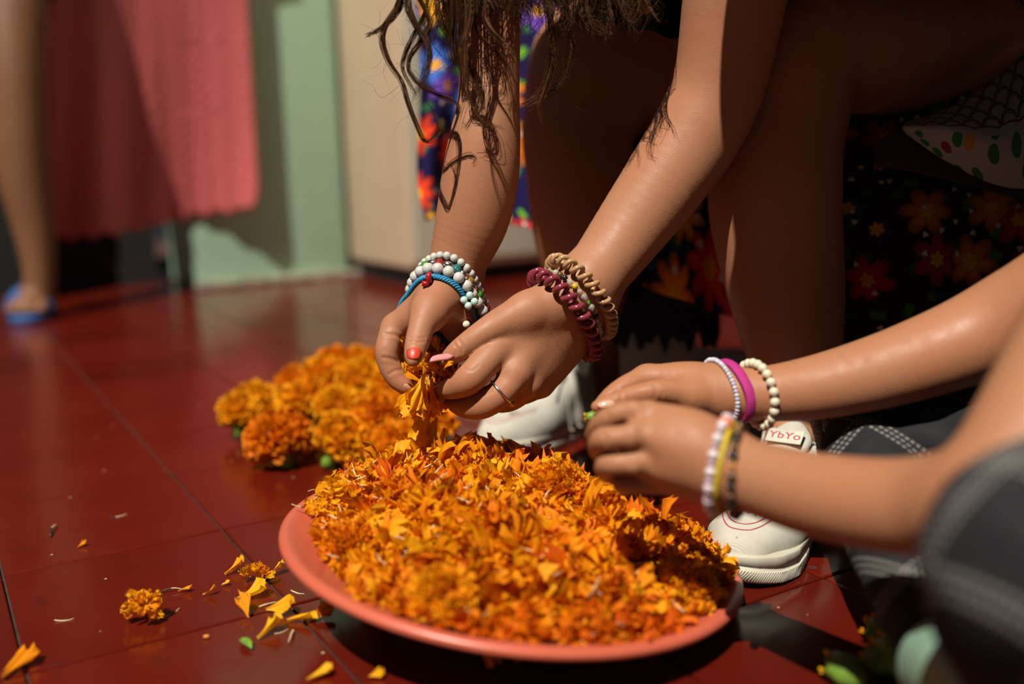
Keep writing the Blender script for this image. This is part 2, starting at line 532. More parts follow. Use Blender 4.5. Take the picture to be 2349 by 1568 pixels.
M['skirt'] = floral('embroidered_skirt', srgb(22, 14, 60), [srgb(215, 60, 30), srgb(235, 130, 35), srgb(60, 110, 200), srgb(225, 160, 40), srgb(200, 50, 60), srgb(110, 70, 180)], .062, (.06, .22, .03, 1), petals=8)
M['apron'] = floral('dark_floral_apron', srgb(52, 8, 16), [srgb(190, 45, 25), srgb(205, 120, 45), srgb(60, 25, 70), srgb(170, 40, 60), srgb(215, 130, 30), srgb(30, 60, 80)], .05, (.03, .12, .02, 1), petals=6)
M['dress'] = floral('black_dress', srgb(12, 8, 10), [srgb(30, 60, 28), srgb(20, 60, 30), srgb(150, 25, 30)], .05, (.02, .1, .025, 1), dots=srgb(160, 30, 40), petals=3)
M['black'] = plain('black_cloth', srgb(14, 11, 12), .9)
M['fringeshade'] = plain('painted_fringe_shadow', srgb(16, 10, 10), .9)  # near-black colour imitating the jagged shadow below the skirt

# ------------------------------------------------------------------ the room
def floor_material():
    t = NT('red_tile')
    oi = t.n('ShaderNodeObjectInfo'); geo = t.n('ShaderNodeNewGeometry'); pos = geo.outputs['Position']
    n1 = t.noise(3.2, 5, vec=pos); n2 = t.noise(26, 5, vec=pos, dist=.4); n3 = t.noise(150, 3, vec=pos)
    a = t.ramp(t.math('ADD', t.math('MULTIPLY', n1, .75), t.math('MULTIPLY', oi.outputs['Random'], .25)), [(.25, (.062, .0050, .0026, 1)), (.55, (.098, .0072, .0030, 1)), (.8, (.122, .0115, .0048, 1))])
    worn = t.mix(t.ramp(n2, [(.60, (0, 0, 0, 1)), (.78, (.55, .55, .55, 1))]), a, (.035, .006, .004, 1))
    spots = t.n('ShaderNodeTexVoronoi'); spots.inputs['Scale'].default_value = 21; t.set(spots, 'Vector', pos)
    sc_ = t.n('ShaderNodeSeparateColor'); t.set(sc_, 0, spots.outputs['Color'])
    sm = t.math('MULTIPLY', t.math('LESS_THAN', spots.outputs['Distance'], .085), t.math('LESS_THAN', sc_.outputs[0], .28))
    worn = t.mix(t.math('MULTIPLY', sm, .7), worn, (.05, .035, .03, 1))
    fl = t.n('ShaderNodeTexVoronoi'); fl.inputs['Scale'].default_value = 55; t.set(fl, 'Vector', pos)
    fc = t.n('ShaderNodeSeparateColor'); t.set(fc, 0, fl.outputs['Color'])
    fm = t.math('MULTIPLY', t.math('LESS_THAN', fl.outputs['Distance'], .07), t.math('LESS_THAN', fc.outputs[0], .16))
    worn = t.mix(fm, worn, (.45, .36, .25, 1))
    t.base(worn)
    t.p(Roughness=t.ramp(t.math('ADD', t.math('MULTIPLY', n2, .6), t.math('MULTIPLY', n1, .4)), [(.3, (.11,) * 3 + (1,)), (.75, (.27,) * 3 + (1,))]))
    t.b.inputs['Specular IOR Level'].default_value = .38
    t.bump(t.math('ADD', t.math('MULTIPLY', n2, .6), t.math('MULTIPLY', n3, .25)), .10, .0007)
    return t.m
M['tile'] = floor_material()
M['grout'] = plain('dark_grout', (.042, .016, .011, 1), .85, .4, 60, .4)

ta, tb = .246 * S, .233 * S
g0 = onfloor(510, 1214)
floor_o = MB().box((0.2, 1.9, -.0135), 7.5, 6.4, .02).build('floor', M['grout'], None, False)
tag(floor_o, 'dark red tiled floor with grimy joints', None, None, 'structure')
def tile_mesh():
    hx, hy, b = ta / 2 - .0013, tb / 2 - .0013, .0012
    V = []
    for z, i in ((-.0035, 0), (-.0012, 0), (0, b)):
        V += [(-hx + i, -hy + i, z), (hx - i, -hy + i, z), (hx - i, hy - i, z), (-hx + i, hy - i, z)]
    Fc = [(8, 9, 10, 11)]
    for k in (0, 4):
        for j in range(4):
            n = (j + 1) % 4; Fc.append((k + j, k + n, k + 4 + n, k + 4 + j))
    me = mesh_from('tile', V, Fc, False); me.materials.append(M['tile']); return me
tme = tile_mesh()
ang = math.atan2(D1[1], D1[0])
ntile = 0
for i in range(-8, 16):
    for j in range(-8, 14):
        c = g0 + D1 * ta * (i + .5) + D2 * tb * (j + .5)
        vis = False
        for sx in (-.5, 0, .5):
            for sy in (-.5, 0, .5):
                x, y, d = project(c + D1 * ta * sx + D2 * tb * sy)
                if d > .25 and -330 < x < 2680 and -100 < y < 1900 and d < 3.4: vis = True
        if vis and ntile < 300:
            o = bpy.data.objects.new('tile', tme); COL.objects.link(o); o.parent = floor_o
            o.location = (c[0], c[1], random.uniform(-.0005, .0001))
            o.rotation_euler = (random.gauss(0, .0012), random.gauss(0, .0012), ang); ntile += 1

# mint pier, with peeling plaster near the floor
def wall_mat(name, c, dirt=.5):
    t = NT(name); n1 = t.noise(2.2, 5); n2 = t.noise(18, 6, .65)
    lo = tuple(x * .82 for x in c[:3]) + (1,)
    col = t.mix(n1, c, lo)
    col = t.mix(t.ramp(n2, [(.66, (0, 0, 0, 1)), (.8, (dirt, dirt, dirt, 1))]), col, (.3, .27, .2, 1))
    t.base(col); t.p(Roughness=.6); t.bump(n2, .25, .003); return t.m
M['mint'] = wall_mat('mint_wall', (.40, .62, .44, 1))
M['beige'] = plain('beige_enamel', (.56, .43, .295, 1), .42, .05, 6, .04)
M['kick'] = plain('black_plinth', (.012, .010, .009, 1), .7)
M['darkwall'] = plain('brown_wall', (.007, .0045, .0035, 1), .8, .3, 4, .2)

wl = onfloor(447, 664); wl[2] = 0; wr = wl + D2 * 1.0
n_front = -D1                                     # the pier's face looks this way
pier_len = float(np.dot(onfloor(944, 662) - wl, D2)) - .004
wall_o = MB().box(wl + D2 * pier_len / 2 + D1 * .15 + ZV * 1.3, pier_len, .30, 2.6, D2, D1, ZV, .012).build('wall_back', M['mint'], None)
tag(wall_o, 'mint green painted wall pier behind the pink cloth', None, None, 'structure')
# chipped skirting along the wall foot
mb = MB(); rr = random.Random(3)
for k in range(26):
    t_ = .02 + k * .045
    mb.box(wl + D2 * t_ + n_front * .018 + ZV * .012, .04, .03 + rr.uniform(-.008, .008), .02 + rr.uniform(-.006, .008), D2, D1, ZV, .004)
tr = mb.build('trim_1', plain('crumbling_plaster', (.30, .27, .20, 1), .9, .35, 30, .5), None, False); tag(tr, 'crumbling plaster edge along the foot of the mint wall', None, None, 'structure')
tr['kind'] = 'structure'
# dark wall further back on the left and behind everything
bw = MB().box(wl - D2 * 1.85 + D1 * .30 + ZV * 1.3, 3.6, .1, 2.6, D2, D1, ZV).build('wall_left', M['darkwall'], None, False)
tag(bw, 'dark brown wall behind the table', None, None, 'structure')
bw2 = MB().box(wl + D2 * (pier_len + 2.9) + D1 * .75 + ZV * 1.3, 5.0, .1, 2.6, D2, D1, ZV).build('wall_right', M['darkwall'], None, False)
tag(bw2, 'dark wall behind the leaning girl', None, None, 'structure')

# beige cabinet (refrigerator-like) with dark recessed plinth
ca = onfloor(757, 622); cb = onfloor(944, 662)
sl = float((wl - cb) @ D1) - .102
cabc = cb                                            # near corner
cab = thing('beige_cabinet', cb, 'tall plain beige enamel cabinet with black plinth beside the mint wall', 'cabinet')
cw = .62
mb = MB(); mb.box(cb + D1 * (sl + .1) / 2 + D2 * cw / 2 + ZV * 1.0, cw, sl + .1, 1.90, D2, D1, ZV, .012)
mb.build('cabinet_body', M['beige'], cab)
mb = MB(); mb.box(cb + D1 * ((sl + .1) / 2 + .01) + D2 * (cw / 2 + .005) + ZV * .025, cw - .03, sl + .06, .05, D2, D1, ZV, .004)
mb.build('plinth', M['kick'], cab)
mb = MB(); mb.box(cb + D2 * cw / 2 - D1 * .008 + ZV * 1.0, cw - .02, .016, 1.86, D2, D1, ZV, .006)
mb.build('cabinet_door', plain('pale_enamel', (.50, .47, .36, 1), .4, .05, 8), cab)

# the pink cloth on its rail
def wall_pt(px, py, off):
    """point on a plane parallel to the pier face, off metres in front of it"""
    r = ray(px, py); q = wl + n_front * off
    t_ = ((q - C0) @ n_front) / (r @ n_front); return C0 + t_ * r
def pink_mat():
    t = NT('pink_brocade')
    n1 = t.noise(3.0, 3, vec=t.uv()); n2 = t.noise(700, 2, vec=t.uv())
    col = t.ramp(n1, [(.3, (.42, .062, .065, 1)), (.7, (.50, .085, .085, 1))])
    v = t.n('ShaderNodeTexVoronoi', voronoi_dimensions='2D'); v.inputs['Scale'].default_value = 5.5; v.inputs['Randomness'].default_value = .5
    t.set(v, 'Vector', t.uv())
    d = t.vmath('SUBTRACT', t.uv(), v.outputs['Position']); sp = t.n('ShaderNodeSeparateXYZ'); t.set(sp, 0, d)
    a = t.math('ARCTAN2', sp.outputs[1], sp.outputs[0])
    sw = t.math('SINE', t.math('ADD', t.math('MULTIPLY', t.vmath('LENGTH', d, out=1), 210.0), a))
    sw = t.math('MULTIPLY', t.math('ADD', sw, 1.0), .5)
    col = t.mix(t.math('MULTIPLY', sw, .35), col, (.60, .13, .125, 1))
    t.base(col); t.p(Roughness=.55); t.b.inputs['Sheen Weight'].default_value = .3
    t.bump(t.math('ADD', sw, t.math('MULTIPLY', n2, .3)), .35, .003)
    return t.m
M['pink'] = pink_mat()
nu, nv = 90, 60
Pg = np.zeros((nu, nv, 3))
hem = np.interp(np.linspace(0, 1, nu), [0, .1, .35, .6, .75, .93, .985, 1], [545, 548, 535, 508, 495, 487, 470, 435])
for i in range(nu):
    u = i / (nu - 1)
    for j in range(nv):
        v = j / (nv - 1)
        xb = 98 + u * (592 - 98); xt = 60 + u * (553 - 60)
        px = xt + (xb - xt) * v ** .9
        yb = hem[i] + 5 * math.sin(u * 60)
        py = -210 + (yb + 210) * v
        fold = .022 * math.sin(u * 9 + .6 * math.sin(v * 2.5)) * (.3 + .7 * v) + .010 * math.sin(u * 23 + v * 2) * v
        Pg[i, j] = wall_pt(px, py, (1 - v) * np.interp(u, [0, .5, 1], [.14, .07, .075]) + v * np.interp(u, [0, .3, .5, .6, .72, .8, .9, 1], [.14, .12, .06, .02, .008, .014, .042, .086]) + fold * np.interp(u, [0, .5, .7, 1], [1, .7, .22, .3]))
cl = sheet('hanging_cloth', Pg[:, ::-1], M['pink'], None, .002)
tag(cl, 'pink brocade cloth with scalloped hem hanging in front of the mint wall', 'cloth')
M['wood'] = plain('dark_wood', (.03, .017, .012, 1), .6, .3, 20, .2)
ra_, rb_ = Pg[2, 0] - D2 * .1, Pg[-1, 0] + D2 * .06; ra_[2] = rb_[2] = Pg[:, 0, 2].max() + .012
rail = thing('clothes_rail', ra_, 'dark wooden rail above the frame carrying the pink cloth', 'rail')
MB().tube([ra_, rb_], .011, 12).build('rod', M['wood'], rail)
MB().box(rb_ + D1 * .04, .02, .10, .02, D2, D1, ZV, .003).build('bracket', M['wood'], rail)

# ------------------------------------------------------------------ the plate and its petals
PLC = np.array([-.0053, .905, .055]); PLC = C0 + (PLC - np.array([0, 0, .42])) * S     # rim centre
PLR = .2185 * S
pe1 = unit([math.cos(-.149), 0, math.sin(-.149)]); pe2 = unit([0, math.cos(-.012), math.sin(-.012)]); pe2 = unit(pe2 - pe1 * (pe1 @ pe2)); pn = np.cross(pe1, pe2)
M['plate'] = plain('salmon_plastic', (.50, .105, .058, 1), .36, .06, 9, .05, bscale=300)
prof = [(0, -.027), (.55, -.027), (.60, -.0285), (.635, -.0285), (.66, -.026), (.76, -.016), (.87, -.006), (.935, -.0015), (.965, .0012), (.985, .0012), (1.0, -.001), (1.003, -.004), (.99, -.0065), (.975, -.0062),
        (.93, -.0045), (.86, -.009), (.75, -.0195), (.64, -.0315), (.60, -.0325), (.56, -.031), (0, -.030)]
n = 128; V = []; Fc = []
for r, z in prof:
    for k in range(n):
        a = 2 * math.pi * k / n; V.append(PLC + PLR * r * (math.cos(a) * pe1 + math.sin(a) * pe2) + pn * z)
for i in range(len(prof) - 1):
    for k in range(n):
        k2 = (k + 1) % n; Fc.append((i * n + k, (i + 1) * n + k, (i + 1) * n + k2, i * n + k2))
V = np.array(V); lowest = V[:, 2].min(); V[:, 2] += max(0, .0006 - lowest); PLC[2] += max(0, .0006 - lowest)
plate = link('plate', mesh_from('plate', V - PLC, Fc), M['plate'], None, PLC)
tag(plate, 'large salmon pink plastic plate heaped with marigold petals', 'plate')

def petal_base(seed, L=1.0, nu=9, nv=5, ruffle=.24, curl=.5, width=.58):
    r = np.random.default_rng(seed)
    u = np.linspace(-1, 1, nu); v = np.linspace(0, 1, nv)
    ph = r.uniform(0, 6.28); k = r.uniform(5.5, 10.0); cu = curl * r.uniform(-.4, 1.6); tw = r.uniform(-.6, .6)
    tip = 1 + r.uniform(-.06, .06, nu) - .20 * np.abs(u) ** 2.2 - .08 * (np.arange(nu) % 2)
    V = np.zeros((nu, nv, 3))
    for j, vv in enumerate(v):
        w = width * .5 * (.10 + .9 * min(1, (vv / .72)) ** 1.25) * (1 - .18 * max(0, vv - .8) / .2)
        zr = ruffle * np.sin(u * k + ph) * vv ** 1.4 + cu * vv ** 2 + .10 * (u ** 2) * (1 - vv)
        ss = u * w
        a = tw * vv
        V[:, j, 0] = ss * math.cos(a) - zr * math.sin(a)
        V[:, j, 1] = vv * (tip if j == nv - 1 else (1 + (tip - 1) * vv ** 3))
        V[:, j, 2] = ss * math.sin(a) + zr * math.cos(a)
    return V.reshape(-1, 3) * L, np.tile(v[None], (nu, 1)).ravel()

PB = [petal_base(i) for i in range(14)]
PFACE = grid_faces(9, 5)

def rand_frames(n, axis, spread, rng):
    """orthonormal frames whose y axis scatters about 'axis' (n,3)"""
    y = axis + rng.normal(0, spread, (n, 3)); y /= np.linalg.norm(y, axis=1, keepdims=True)
    q = rng.normal(0, 1, (n, 3)); x = np.cross(y, q); x /= np.linalg.norm(x, axis=1, keepdims=True)
    return np.stack([x, y, np.cross(x, y)], 2)

def petals_mesh(name, pos, frames, scale, tint, rng, bases=None):
    bases = bases or PB
    n = len(pos); which = rng.integers(0, len(bases), n)
    B = np.stack([b[0] for b in bases])[which] * scale[:, None, None]
    V = np.einsum('nij,nkj->nki', frames, B) + pos[:, None]
    vv = np.stack([b[1] for b in bases])[which]
    nvt = B.shape[1]
    Fc = (PFACE[None] + (np.arange(n) * nvt)[:, None, None]).reshape(-1, 4)
    me = mesh_from(name, V.reshape(-1, 3), Fc)
    add_tint(me, np.stack([np.repeat(tint, nvt), vv.ravel(), np.zeros(n * nvt)], 1))
    return me

# lumps: half plucked heads that shape the heap (photo x, y, radius px)
lump_px = [(800, 1275, 80), (1015, 1385, 78), (1400, 1405, 85), (1270, 1140, 90), (1580, 1370, 75), (1130, 1250, 90), (1430, 1240, 85), (890, 1150, 70), (1240, 1350, 90), (1090, 1085, 70), (760, 1160, 55), (1000, 1170, 70), (1540, 1260, 60), (1330, 1310, 70)]
def plate_uv(px, py, lift=.02):
    r = ray(px, py); q = PLC + pn * lift
    t_ = ((q - C0) @ pn) / (r @ pn); w = C0 + t_ * r - PLC
    return np.array([w @ pe1, w @ pe2])
lumps = []
hc = np.array([.002, .010])
def plate_z(r): return np.interp(r / PLR, [0, .635, .76, .87, .935, 1.0], [-.027, -.0285, -.016, -.006, -.0015, .001])
def heap_h(uv):
    d = uv - hc
    a = np.arctan2(d[:, 1], d[:, 0])
    # the heap leaves the plate's left strip free and the far right rim
    lim = PLR * (.93 + .03 * np.sin(3 * a + 1.0) + .03 * np.sin(5 * a + .4) - .10 * np.exp(-((a + 2.45) / .40) ** 2) - .022 * np.exp(-((np.abs(a) - math.pi) / .5) ** 2) - .13 * np.exp(-((a - .55) / .55) ** 2))
    q = np.linalg.norm(d, axis=1) / lim
    skew = 1 + 1.6 * np.clip(d[:, 1], -.2, .2) - .7 * np.clip(d[:, 0], -.2, .2)
    base = plate_z(np.linalg.norm(uv, axis=1)) + np.where(q < 1, .058 * (1 - np.clip(q, 0, 1) ** 3.2), 0) * skew
    for c, r in lumps:
        e = np.linalg.norm(uv - c, axis=1) / r
        base = base + np.where(q < 1, .016 * np.exp(-e ** 2 * 1.6), 0)
    base += np.where(q < 1, .006 * np.sin(uv[:, 0] * 110 + 1) * np.sin(uv[:, 1] * 95 + 2), 0)
    return base, q
_l = []
for x, y, r in lump_px:
    lf = .01
    for _ in range(12): lf = .6 * lf + .4 * float(heap_h(plate_uv(x, y, lf)[None])[0][0])
    _l.append((plate_uv(x, y, lf), r / 2284 * .87 * S))
lumps = _l
g = np.linspace(-1, 1, 90); ga, gb = np.meshgrid(g, g, indexing='ij')
# map square to disc
ra = np.sqrt(np.maximum(ga ** 2, gb ** 2)); nrm_ = np.sqrt(ga ** 2 + gb ** 2) + 1e-9
du = np.stack([ga / nrm_ * ra, gb / nrm_ * ra], -1).reshape(-1, 2) * PLR * .97 + hc * .3
hh, qq = heap_h(du)
pz = plate_z(np.linalg.norm(du, axis=1)) - .0012
keepz = np.where(qq < .97, np.maximum(hh - .006, pz), pz)
HV = PLC + du[:, :1] * pe1 + du[:, 1:] * pe2 + keepz[:, None] * pn
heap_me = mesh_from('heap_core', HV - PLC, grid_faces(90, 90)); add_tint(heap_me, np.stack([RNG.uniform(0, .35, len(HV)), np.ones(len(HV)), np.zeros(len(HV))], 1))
N = 9500
ru = np.sqrt(RNG.uniform(0, 1, N)) * PLR * .96; th = RNG.uniform(0, 2 * math.pi, N)
uv = np.stack([ru * np.cos(th), ru * np.sin(th)], 1) + hc * .5
h_, q_ = heap_h(uv); ok = q_ < 1.0; uv = uv[ok]; h_ = h_[ok]; q_ = q_[ok]; N = len(uv)
eps = .002
gx = (heap_h(uv + [eps, 0])[0] - h_) / eps; gy = (heap_h(uv + [0, eps])[0] - h_) / eps
nw = -gx[:, None] * pe1 - gy[:, None] * pe2 + pn; nw /= np.linalg.norm(nw, axis=1, keepdims=True)
pos = PLC + uv[:, :1] * pe1 + uv[:, 1:] * pe2 + (h_ - .006 + RNG.uniform(-.003, .002, N))[:, None] * pn
fr = rand_frames(N, nw * .75, .75, RNG)
down = np.einsum('ij,ij->i', fr[:, :, 1], nw) < np.where(q_ > .8, .15, -.3)
fr[down, :, 0] *= -1; fr[down, :, 1] *= -1
patch = .5 + .5 * np.sin(uv[:, 0] * 34 + 1.3) * np.sin(uv[:, 1] * 41 + .6)
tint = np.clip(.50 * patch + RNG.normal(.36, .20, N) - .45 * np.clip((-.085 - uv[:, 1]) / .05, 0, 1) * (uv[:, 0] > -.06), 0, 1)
sc_ = np.where(RNG.uniform(0, 1, N) < .16, RNG.uniform(.020, .028, N), RNG.uniform(.009, .018, N))
sc_ = np.where(q_ > .85, np.minimum(sc_, .015), sc_)
pos = pos + pn * np.maximum(0, plate_z(np.linalg.norm(uv, axis=1)) + .002 - (pos - PLC) @ pn)[:, None]
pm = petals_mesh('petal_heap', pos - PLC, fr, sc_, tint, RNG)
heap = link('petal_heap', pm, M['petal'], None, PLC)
tag(heap, 'dense heap of plucked orange marigold petals on the plate', 'petals', None, 'stuff')
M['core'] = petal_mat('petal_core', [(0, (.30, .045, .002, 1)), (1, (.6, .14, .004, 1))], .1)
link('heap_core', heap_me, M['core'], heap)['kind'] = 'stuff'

# larger single petals lying on top of the heap
def single_petal_meshes(k, L=1.0, ruffle=.14, width=.62, nu=11, nv=8):
    out = []
    for i in range(k):
        V, v = petal_base(500 + i, 1.0, nu, nv, ruffle * random.uniform(.7, 1.2), .22, width * random.uniform(.8, 1.15))
        me = mesh_from('petal', V, grid_faces(nu, nv)); add_tint(me, np.stack([np.full(len(V), random.uniform(.45, 1.0)), v, v * 0], 1)); me.materials.append(M['petal']); out.append(me)
    return out
SP = single_petal_meshes(12)
def place(me, name, loc, frame, s):
    o = bpy.data.objects.new(name, me); COL.objects.link(o)
    mt = Matrix([[frame[i][j] * s for j in range(3)] + [loc[i]] for i in range(3)] + [[0, 0, 0, 1]])
    o.matrix_world = mt; return o
idx = RNG.permutation(N)
cnt = 0
for i in idx:
    if cnt >= 230: break
    x, y, d = project(pos[i])
    if not (0 < x < 2349 and 0 < y < 1568): continue
    f_ = rand_frames(1, nw[i:i + 1] * .35 + np.array([[random.uniform(-.6, .6), random.uniform(-.9, .3), .2]]), .25, RNG)[0]
    o = place(SP[cnt % 12], 'petal', pos[i] + nw[i] * .004, f_, random.uniform(.014, .022))
    tag(o, 'single ruffled orange petal lying on top of the heap on the plate', 'petal', 'loose petals on top of the heap'); cnt += 1

# straw coloured florets with black seed ends
M['straw'] = plain('cream_floret', (.62, .50, .30, 1), .6, .25, 200)
M['seed'] = plain('black_seed', (.02, .014, .012, 1), .5)
M['green'] = plain('sepal_green', (.14, .26, .03, 1), .45, .3, 60, .2)
def floret_mesh(seed, L=.02, dark=True):
    r = random.Random(seed); bend = r.uniform(-.5, .5)
    pts = [(bend * L * (t_ ** 2) * .6 + r.uniform(-.02, .02) * L, L * t_, bend * .3 * L * math.sin(t_ * 3)) for t_ in np.linspace(0, 1, 7)]
    me = bpy.data.meshes.new('floret')
    V, Fc = tube_mesh(pts, [.0006, .0008, .0008, .0007, .0006, .0005, .0003], 5)
    me = mesh_from('floret', V, Fc); me.materials.append(M['straw']); me.materials.append(M['seed'])
    if dark:
        for p_ in me.polygons:
            if p_.center[1] < L * .42: p_.material_index = 1
    return me
FL = [floret_mesh(i, .02, i % 3 == 0) for i in range(9)]
cnt = 0
for i in idx[::-1]:
    if cnt >= 130: break
    x, y, d = project(pos[i])
    if random.random() < (.5 if x > 1300 else 0): continue
    f_ = rand_frames(1, nw[i:i + 1] * .25 + np.array([[random.uniform(-1, 1), random.uniform(-1, 1), 0.1]]), .1, RNG)[0]
    o = place(FL[cnt % 9], 'floret', pos[i] + nw[i] * .012, f_, random.uniform(.55, 1.05))
    tag(o, 'thin cream floret straw lying on the petal heap', 'floret', 'floret straws on the heap'); cnt += 1

# ------------------------------------------------------------------ marigold heads
def head_meshes(seed, R=1.0, n=420):
    r = np.random.default_rng(seed)
    i = np.arange(n) + .5
    z = 1 - 1.62 * i / n; a = i * 2.399963
    s_ = np.sqrt(1 - z ** 2)
    dirs = np.stack([s_ * np.cos(a), s_ * np.sin(a), z], 1)
    dirs = dirs + r.normal(0, .06, dirs.shape); dirs /= np.linalg.norm(dirs, axis=1, keepdims=True)
    rad = R * (.63 + r.normal(0, .045, n)); lump = 1 + .10 * np.sin(dirs[:, 0] * 5 + seed) * np.sin(dirs[:, 1] * 6 + 2 * seed)
    pos = dirs * (rad * lump)[:, None] * np.array([1, 1, .82])
    fr = rand_frames(n, dirs, .22, r)
    sc = R * r.uniform(.27, .42, n)
    tint = np.clip(r.normal(.45, .17) + r.normal(0, .14, n), 0, 1)
    return petals_mesh('petals', pos, fr, sc, tint, r, HB)
HB = [petal_base(100 + i, 1.0, 9, 5, .2, .3, .85) for i in range(8)]
HEADS = [head_meshes(s_) for s_ in range(6)]
for me in HEADS: me.materials.append(M['petal'])
CORE = []
V, Fc = ball_mesh(.66, 20, 12); core_me = mesh_from('flower_core', V * np.array([1, 1, .8]), Fc); core_me.materials.append(M['core']); add_tint(core_me, np.full((len(V), 3), .3))
cal = MB()
prof = [(.0, -1.0), (.12, -.98), (.19, -.85), (.24, -.62), (.30, -.42), (.0, -.40)]
nn = 14
V = []; Fc = []
for r_, z_ in prof:
    for k in range(nn):
        rr_ = r_ * (1 + (.10 if k % 2 else -.05)); V.append((rr_ * math.cos(k * 2 * math.pi / nn), rr_ * math.sin(k * 2 * math.pi / nn), z_))
for i in range(len(prof) - 1):
    for k in range(nn): Fc.append((i * nn + k, i * nn + (k + 1) % nn, (i + 1) * nn + (k + 1) % nn, (i + 1) * nn + k))
cal_me = mesh_from('calyx', V, Fc); cal_me.materials.append(M['green'])

def flower(loc, R, tilt, spin, label, group=None, k=0):
    o = thing('marigold_flower', loc, label, 'flower', group)
    o.rotation_euler = (tilt[0], tilt[1], spin); o.scale = (R, R, R)
    for nm, me in (('petals', HEADS[k % 6]), ('flower_core', core_me), ('calyx', cal_me)):
        c = bpy.data.objects.new(nm, me); COL.objects.link(c); c.parent = o
        if nm == 'petals': c['kind'] = 'stuff'
    return o
pile = [ # photo x, y, plan depth, radius px, words
 (556, 948, 1.56, 56, 'marigold flower at the far left end of the flower pile'),
 (590, 930, 1.60, 62, 'marigold flower second from the left end of the pile'),
 (642, 1012, 1.415, 78, 'big round marigold flower at the front left of the pile, on the bare floor'),
 (790, 1018, 1.40, 72, 'marigold flower in the front row of the pile, behind the plate rim'),
 (905, 1030, 1.37, 70, 'marigold flower low in the front row behind the petal heap'),
 (990, 985, 1.40, 64, 'marigold flower at the right front of the pile under the falling petals'),
 (700, 925, 1.54, 66, 'marigold flower in the second row above the big round one'),
 (780, 940, 1.50, 62, 'marigold flower with a green fleck beside it, mid pile'),
 (868, 960, 1.45, 66, 'marigold flower in the middle of the pile, second row'),
 (948, 940, 1.46, 62, 'marigold flower just below the bent index finger'),
 (680, 880, 1.66, 50, 'marigold flower on the left slope of the pile'),
 (745, 872, 1.62, 62, 'marigold flower on the upper left slope of the pile'),
 (830, 880, 1.57, 64, 'yellow orange marigold flower high in the pile'),
 (900, 895, 1.53, 58, 'marigold flower high in the pile beside the curled fingers'),
 (775, 838, 1.68, 50, 'marigold flower at the top left of the pile'),
 (826, 835, 1.68, 46, 'marigold flower on the very top of the pile'),
 (880, 840, 1.66, 50, 'marigold flower at the top right of the pile'),
 (950, 880, 1.66, 55, 'marigold flower behind the far hand at the back of the pile'),
]
M_pile = []
for k, (x, y, d, r, lb) in enumerate(pile):
    R = PXR(r, d) * 1.02; c = P(x, y, d); c[2] = max(c[2], R * .80)
    flower(c, R, (random.uniform(-.7, .7), random.uniform(-.7, .7)), random.uniform(0, 6), lb, 'pile of whole marigolds', k)
# heads hidden inside the pile that carry the upper ones
for k, (x, y, d) in enumerate([(720, 985, 1.56), (830, 1000, 1.56), (930, 990, 1.56), (760, 940, 1.66), (860, 940, 1.66), (950, 960, 1.62)]):
    R = PXR(68, d); c = P(x, y, d); c[2] = R * .8
    flower(c, R, (random.uniform(-.4, .4), random.uniform(-.4, .4)), random.uniform(0, 6), 'marigold flower buried in the middle of the flower pile', 'buried flowers of the pile', k)
# half plucked heads set into the heap on the plate
hp = ['dark orange half plucked marigold at the left of the heap', 'yellowish half plucked marigold near the front rim', 'orange half plucked marigold at the front right of the heap', 'half plucked marigold on top of the heap', 'orange half plucked marigold by the right rim']
for k, lb in enumerate(hp):
    c2, r2 = lumps[k]; hz = heap_h(c2[None])[0][0]
    R = r2 * .95
    c = PLC + c2[0] * pe1 + c2[1] * pe2 + max(hz - .010, float(plate_z(np.linalg.norm(c2))) + .74 * R) * pn
    flower(c, R, (random.uniform(-.3, .3), random.uniform(-.3, .3)), random.uniform(0, 6), lb, 'half plucked flowers in the heap', k + 2)
# a flower lying under the lifted side of the plate
uu = PLC - pe1 * PLR * .60 - pn * .03
flower((uu[0], uu[1] + .02, max(.014, uu[2] * .36)), max(.016, uu[2] * .36), (.2, .1), 1.0, 'squashed marigold flower propping the left side of the plate', None, 1)

# ------------------------------------------------------------------ the leaning girl
def W(x, y, d): return P(x, y, d)
# far arm (her right): comes down from the top, hand cupped round the flower
R_arm = chain([(1090, -380, 1.13, 95), (1118, -60, 1.05, 76), (1122, 200, 1.035, 70), (1112, 320, 1.037, 82), (1101, 410, 1.043, 88), (1084, 500, 1.05, 84), (1054, 590, 1.057, 68), (1036, 655, 1.06, 60)], .012)
R_arm += chain([(1026, 640, 1.065, 52), (1012, 690, 1.05, 52)], .012) + chain([(1058, 650, 1.07, 50), (1060, 715, 1.07, 46)], .010)
R_core = R_arm + chain([(1000, 690, 1.04, 50), (945, 725, 1.05, 38), (903, 752, 1.055, 27)], .010) \
    + chain([(1015, 690, 1.06, 52), (960, 745, 1.085, 36), (935, 765, 1.095, 27)], .010) \
    + chain([(1040, 690, 1.08, 52), (1000, 750, 1.11, 36), (972, 780, 1.12, 26)], .010) \
    + chain([(1062, 700, 1.08, 48), (1045, 760, 1.11, 36), (1020, 795, 1.13, 24)], .010) \
    + chain([(1010, 680, 1.03, 50), (985, 715, 1.01, 44)], .012) + chain([(1055, 720, 1.05, 40), (1050, 758, 1.065, 32)], .010)
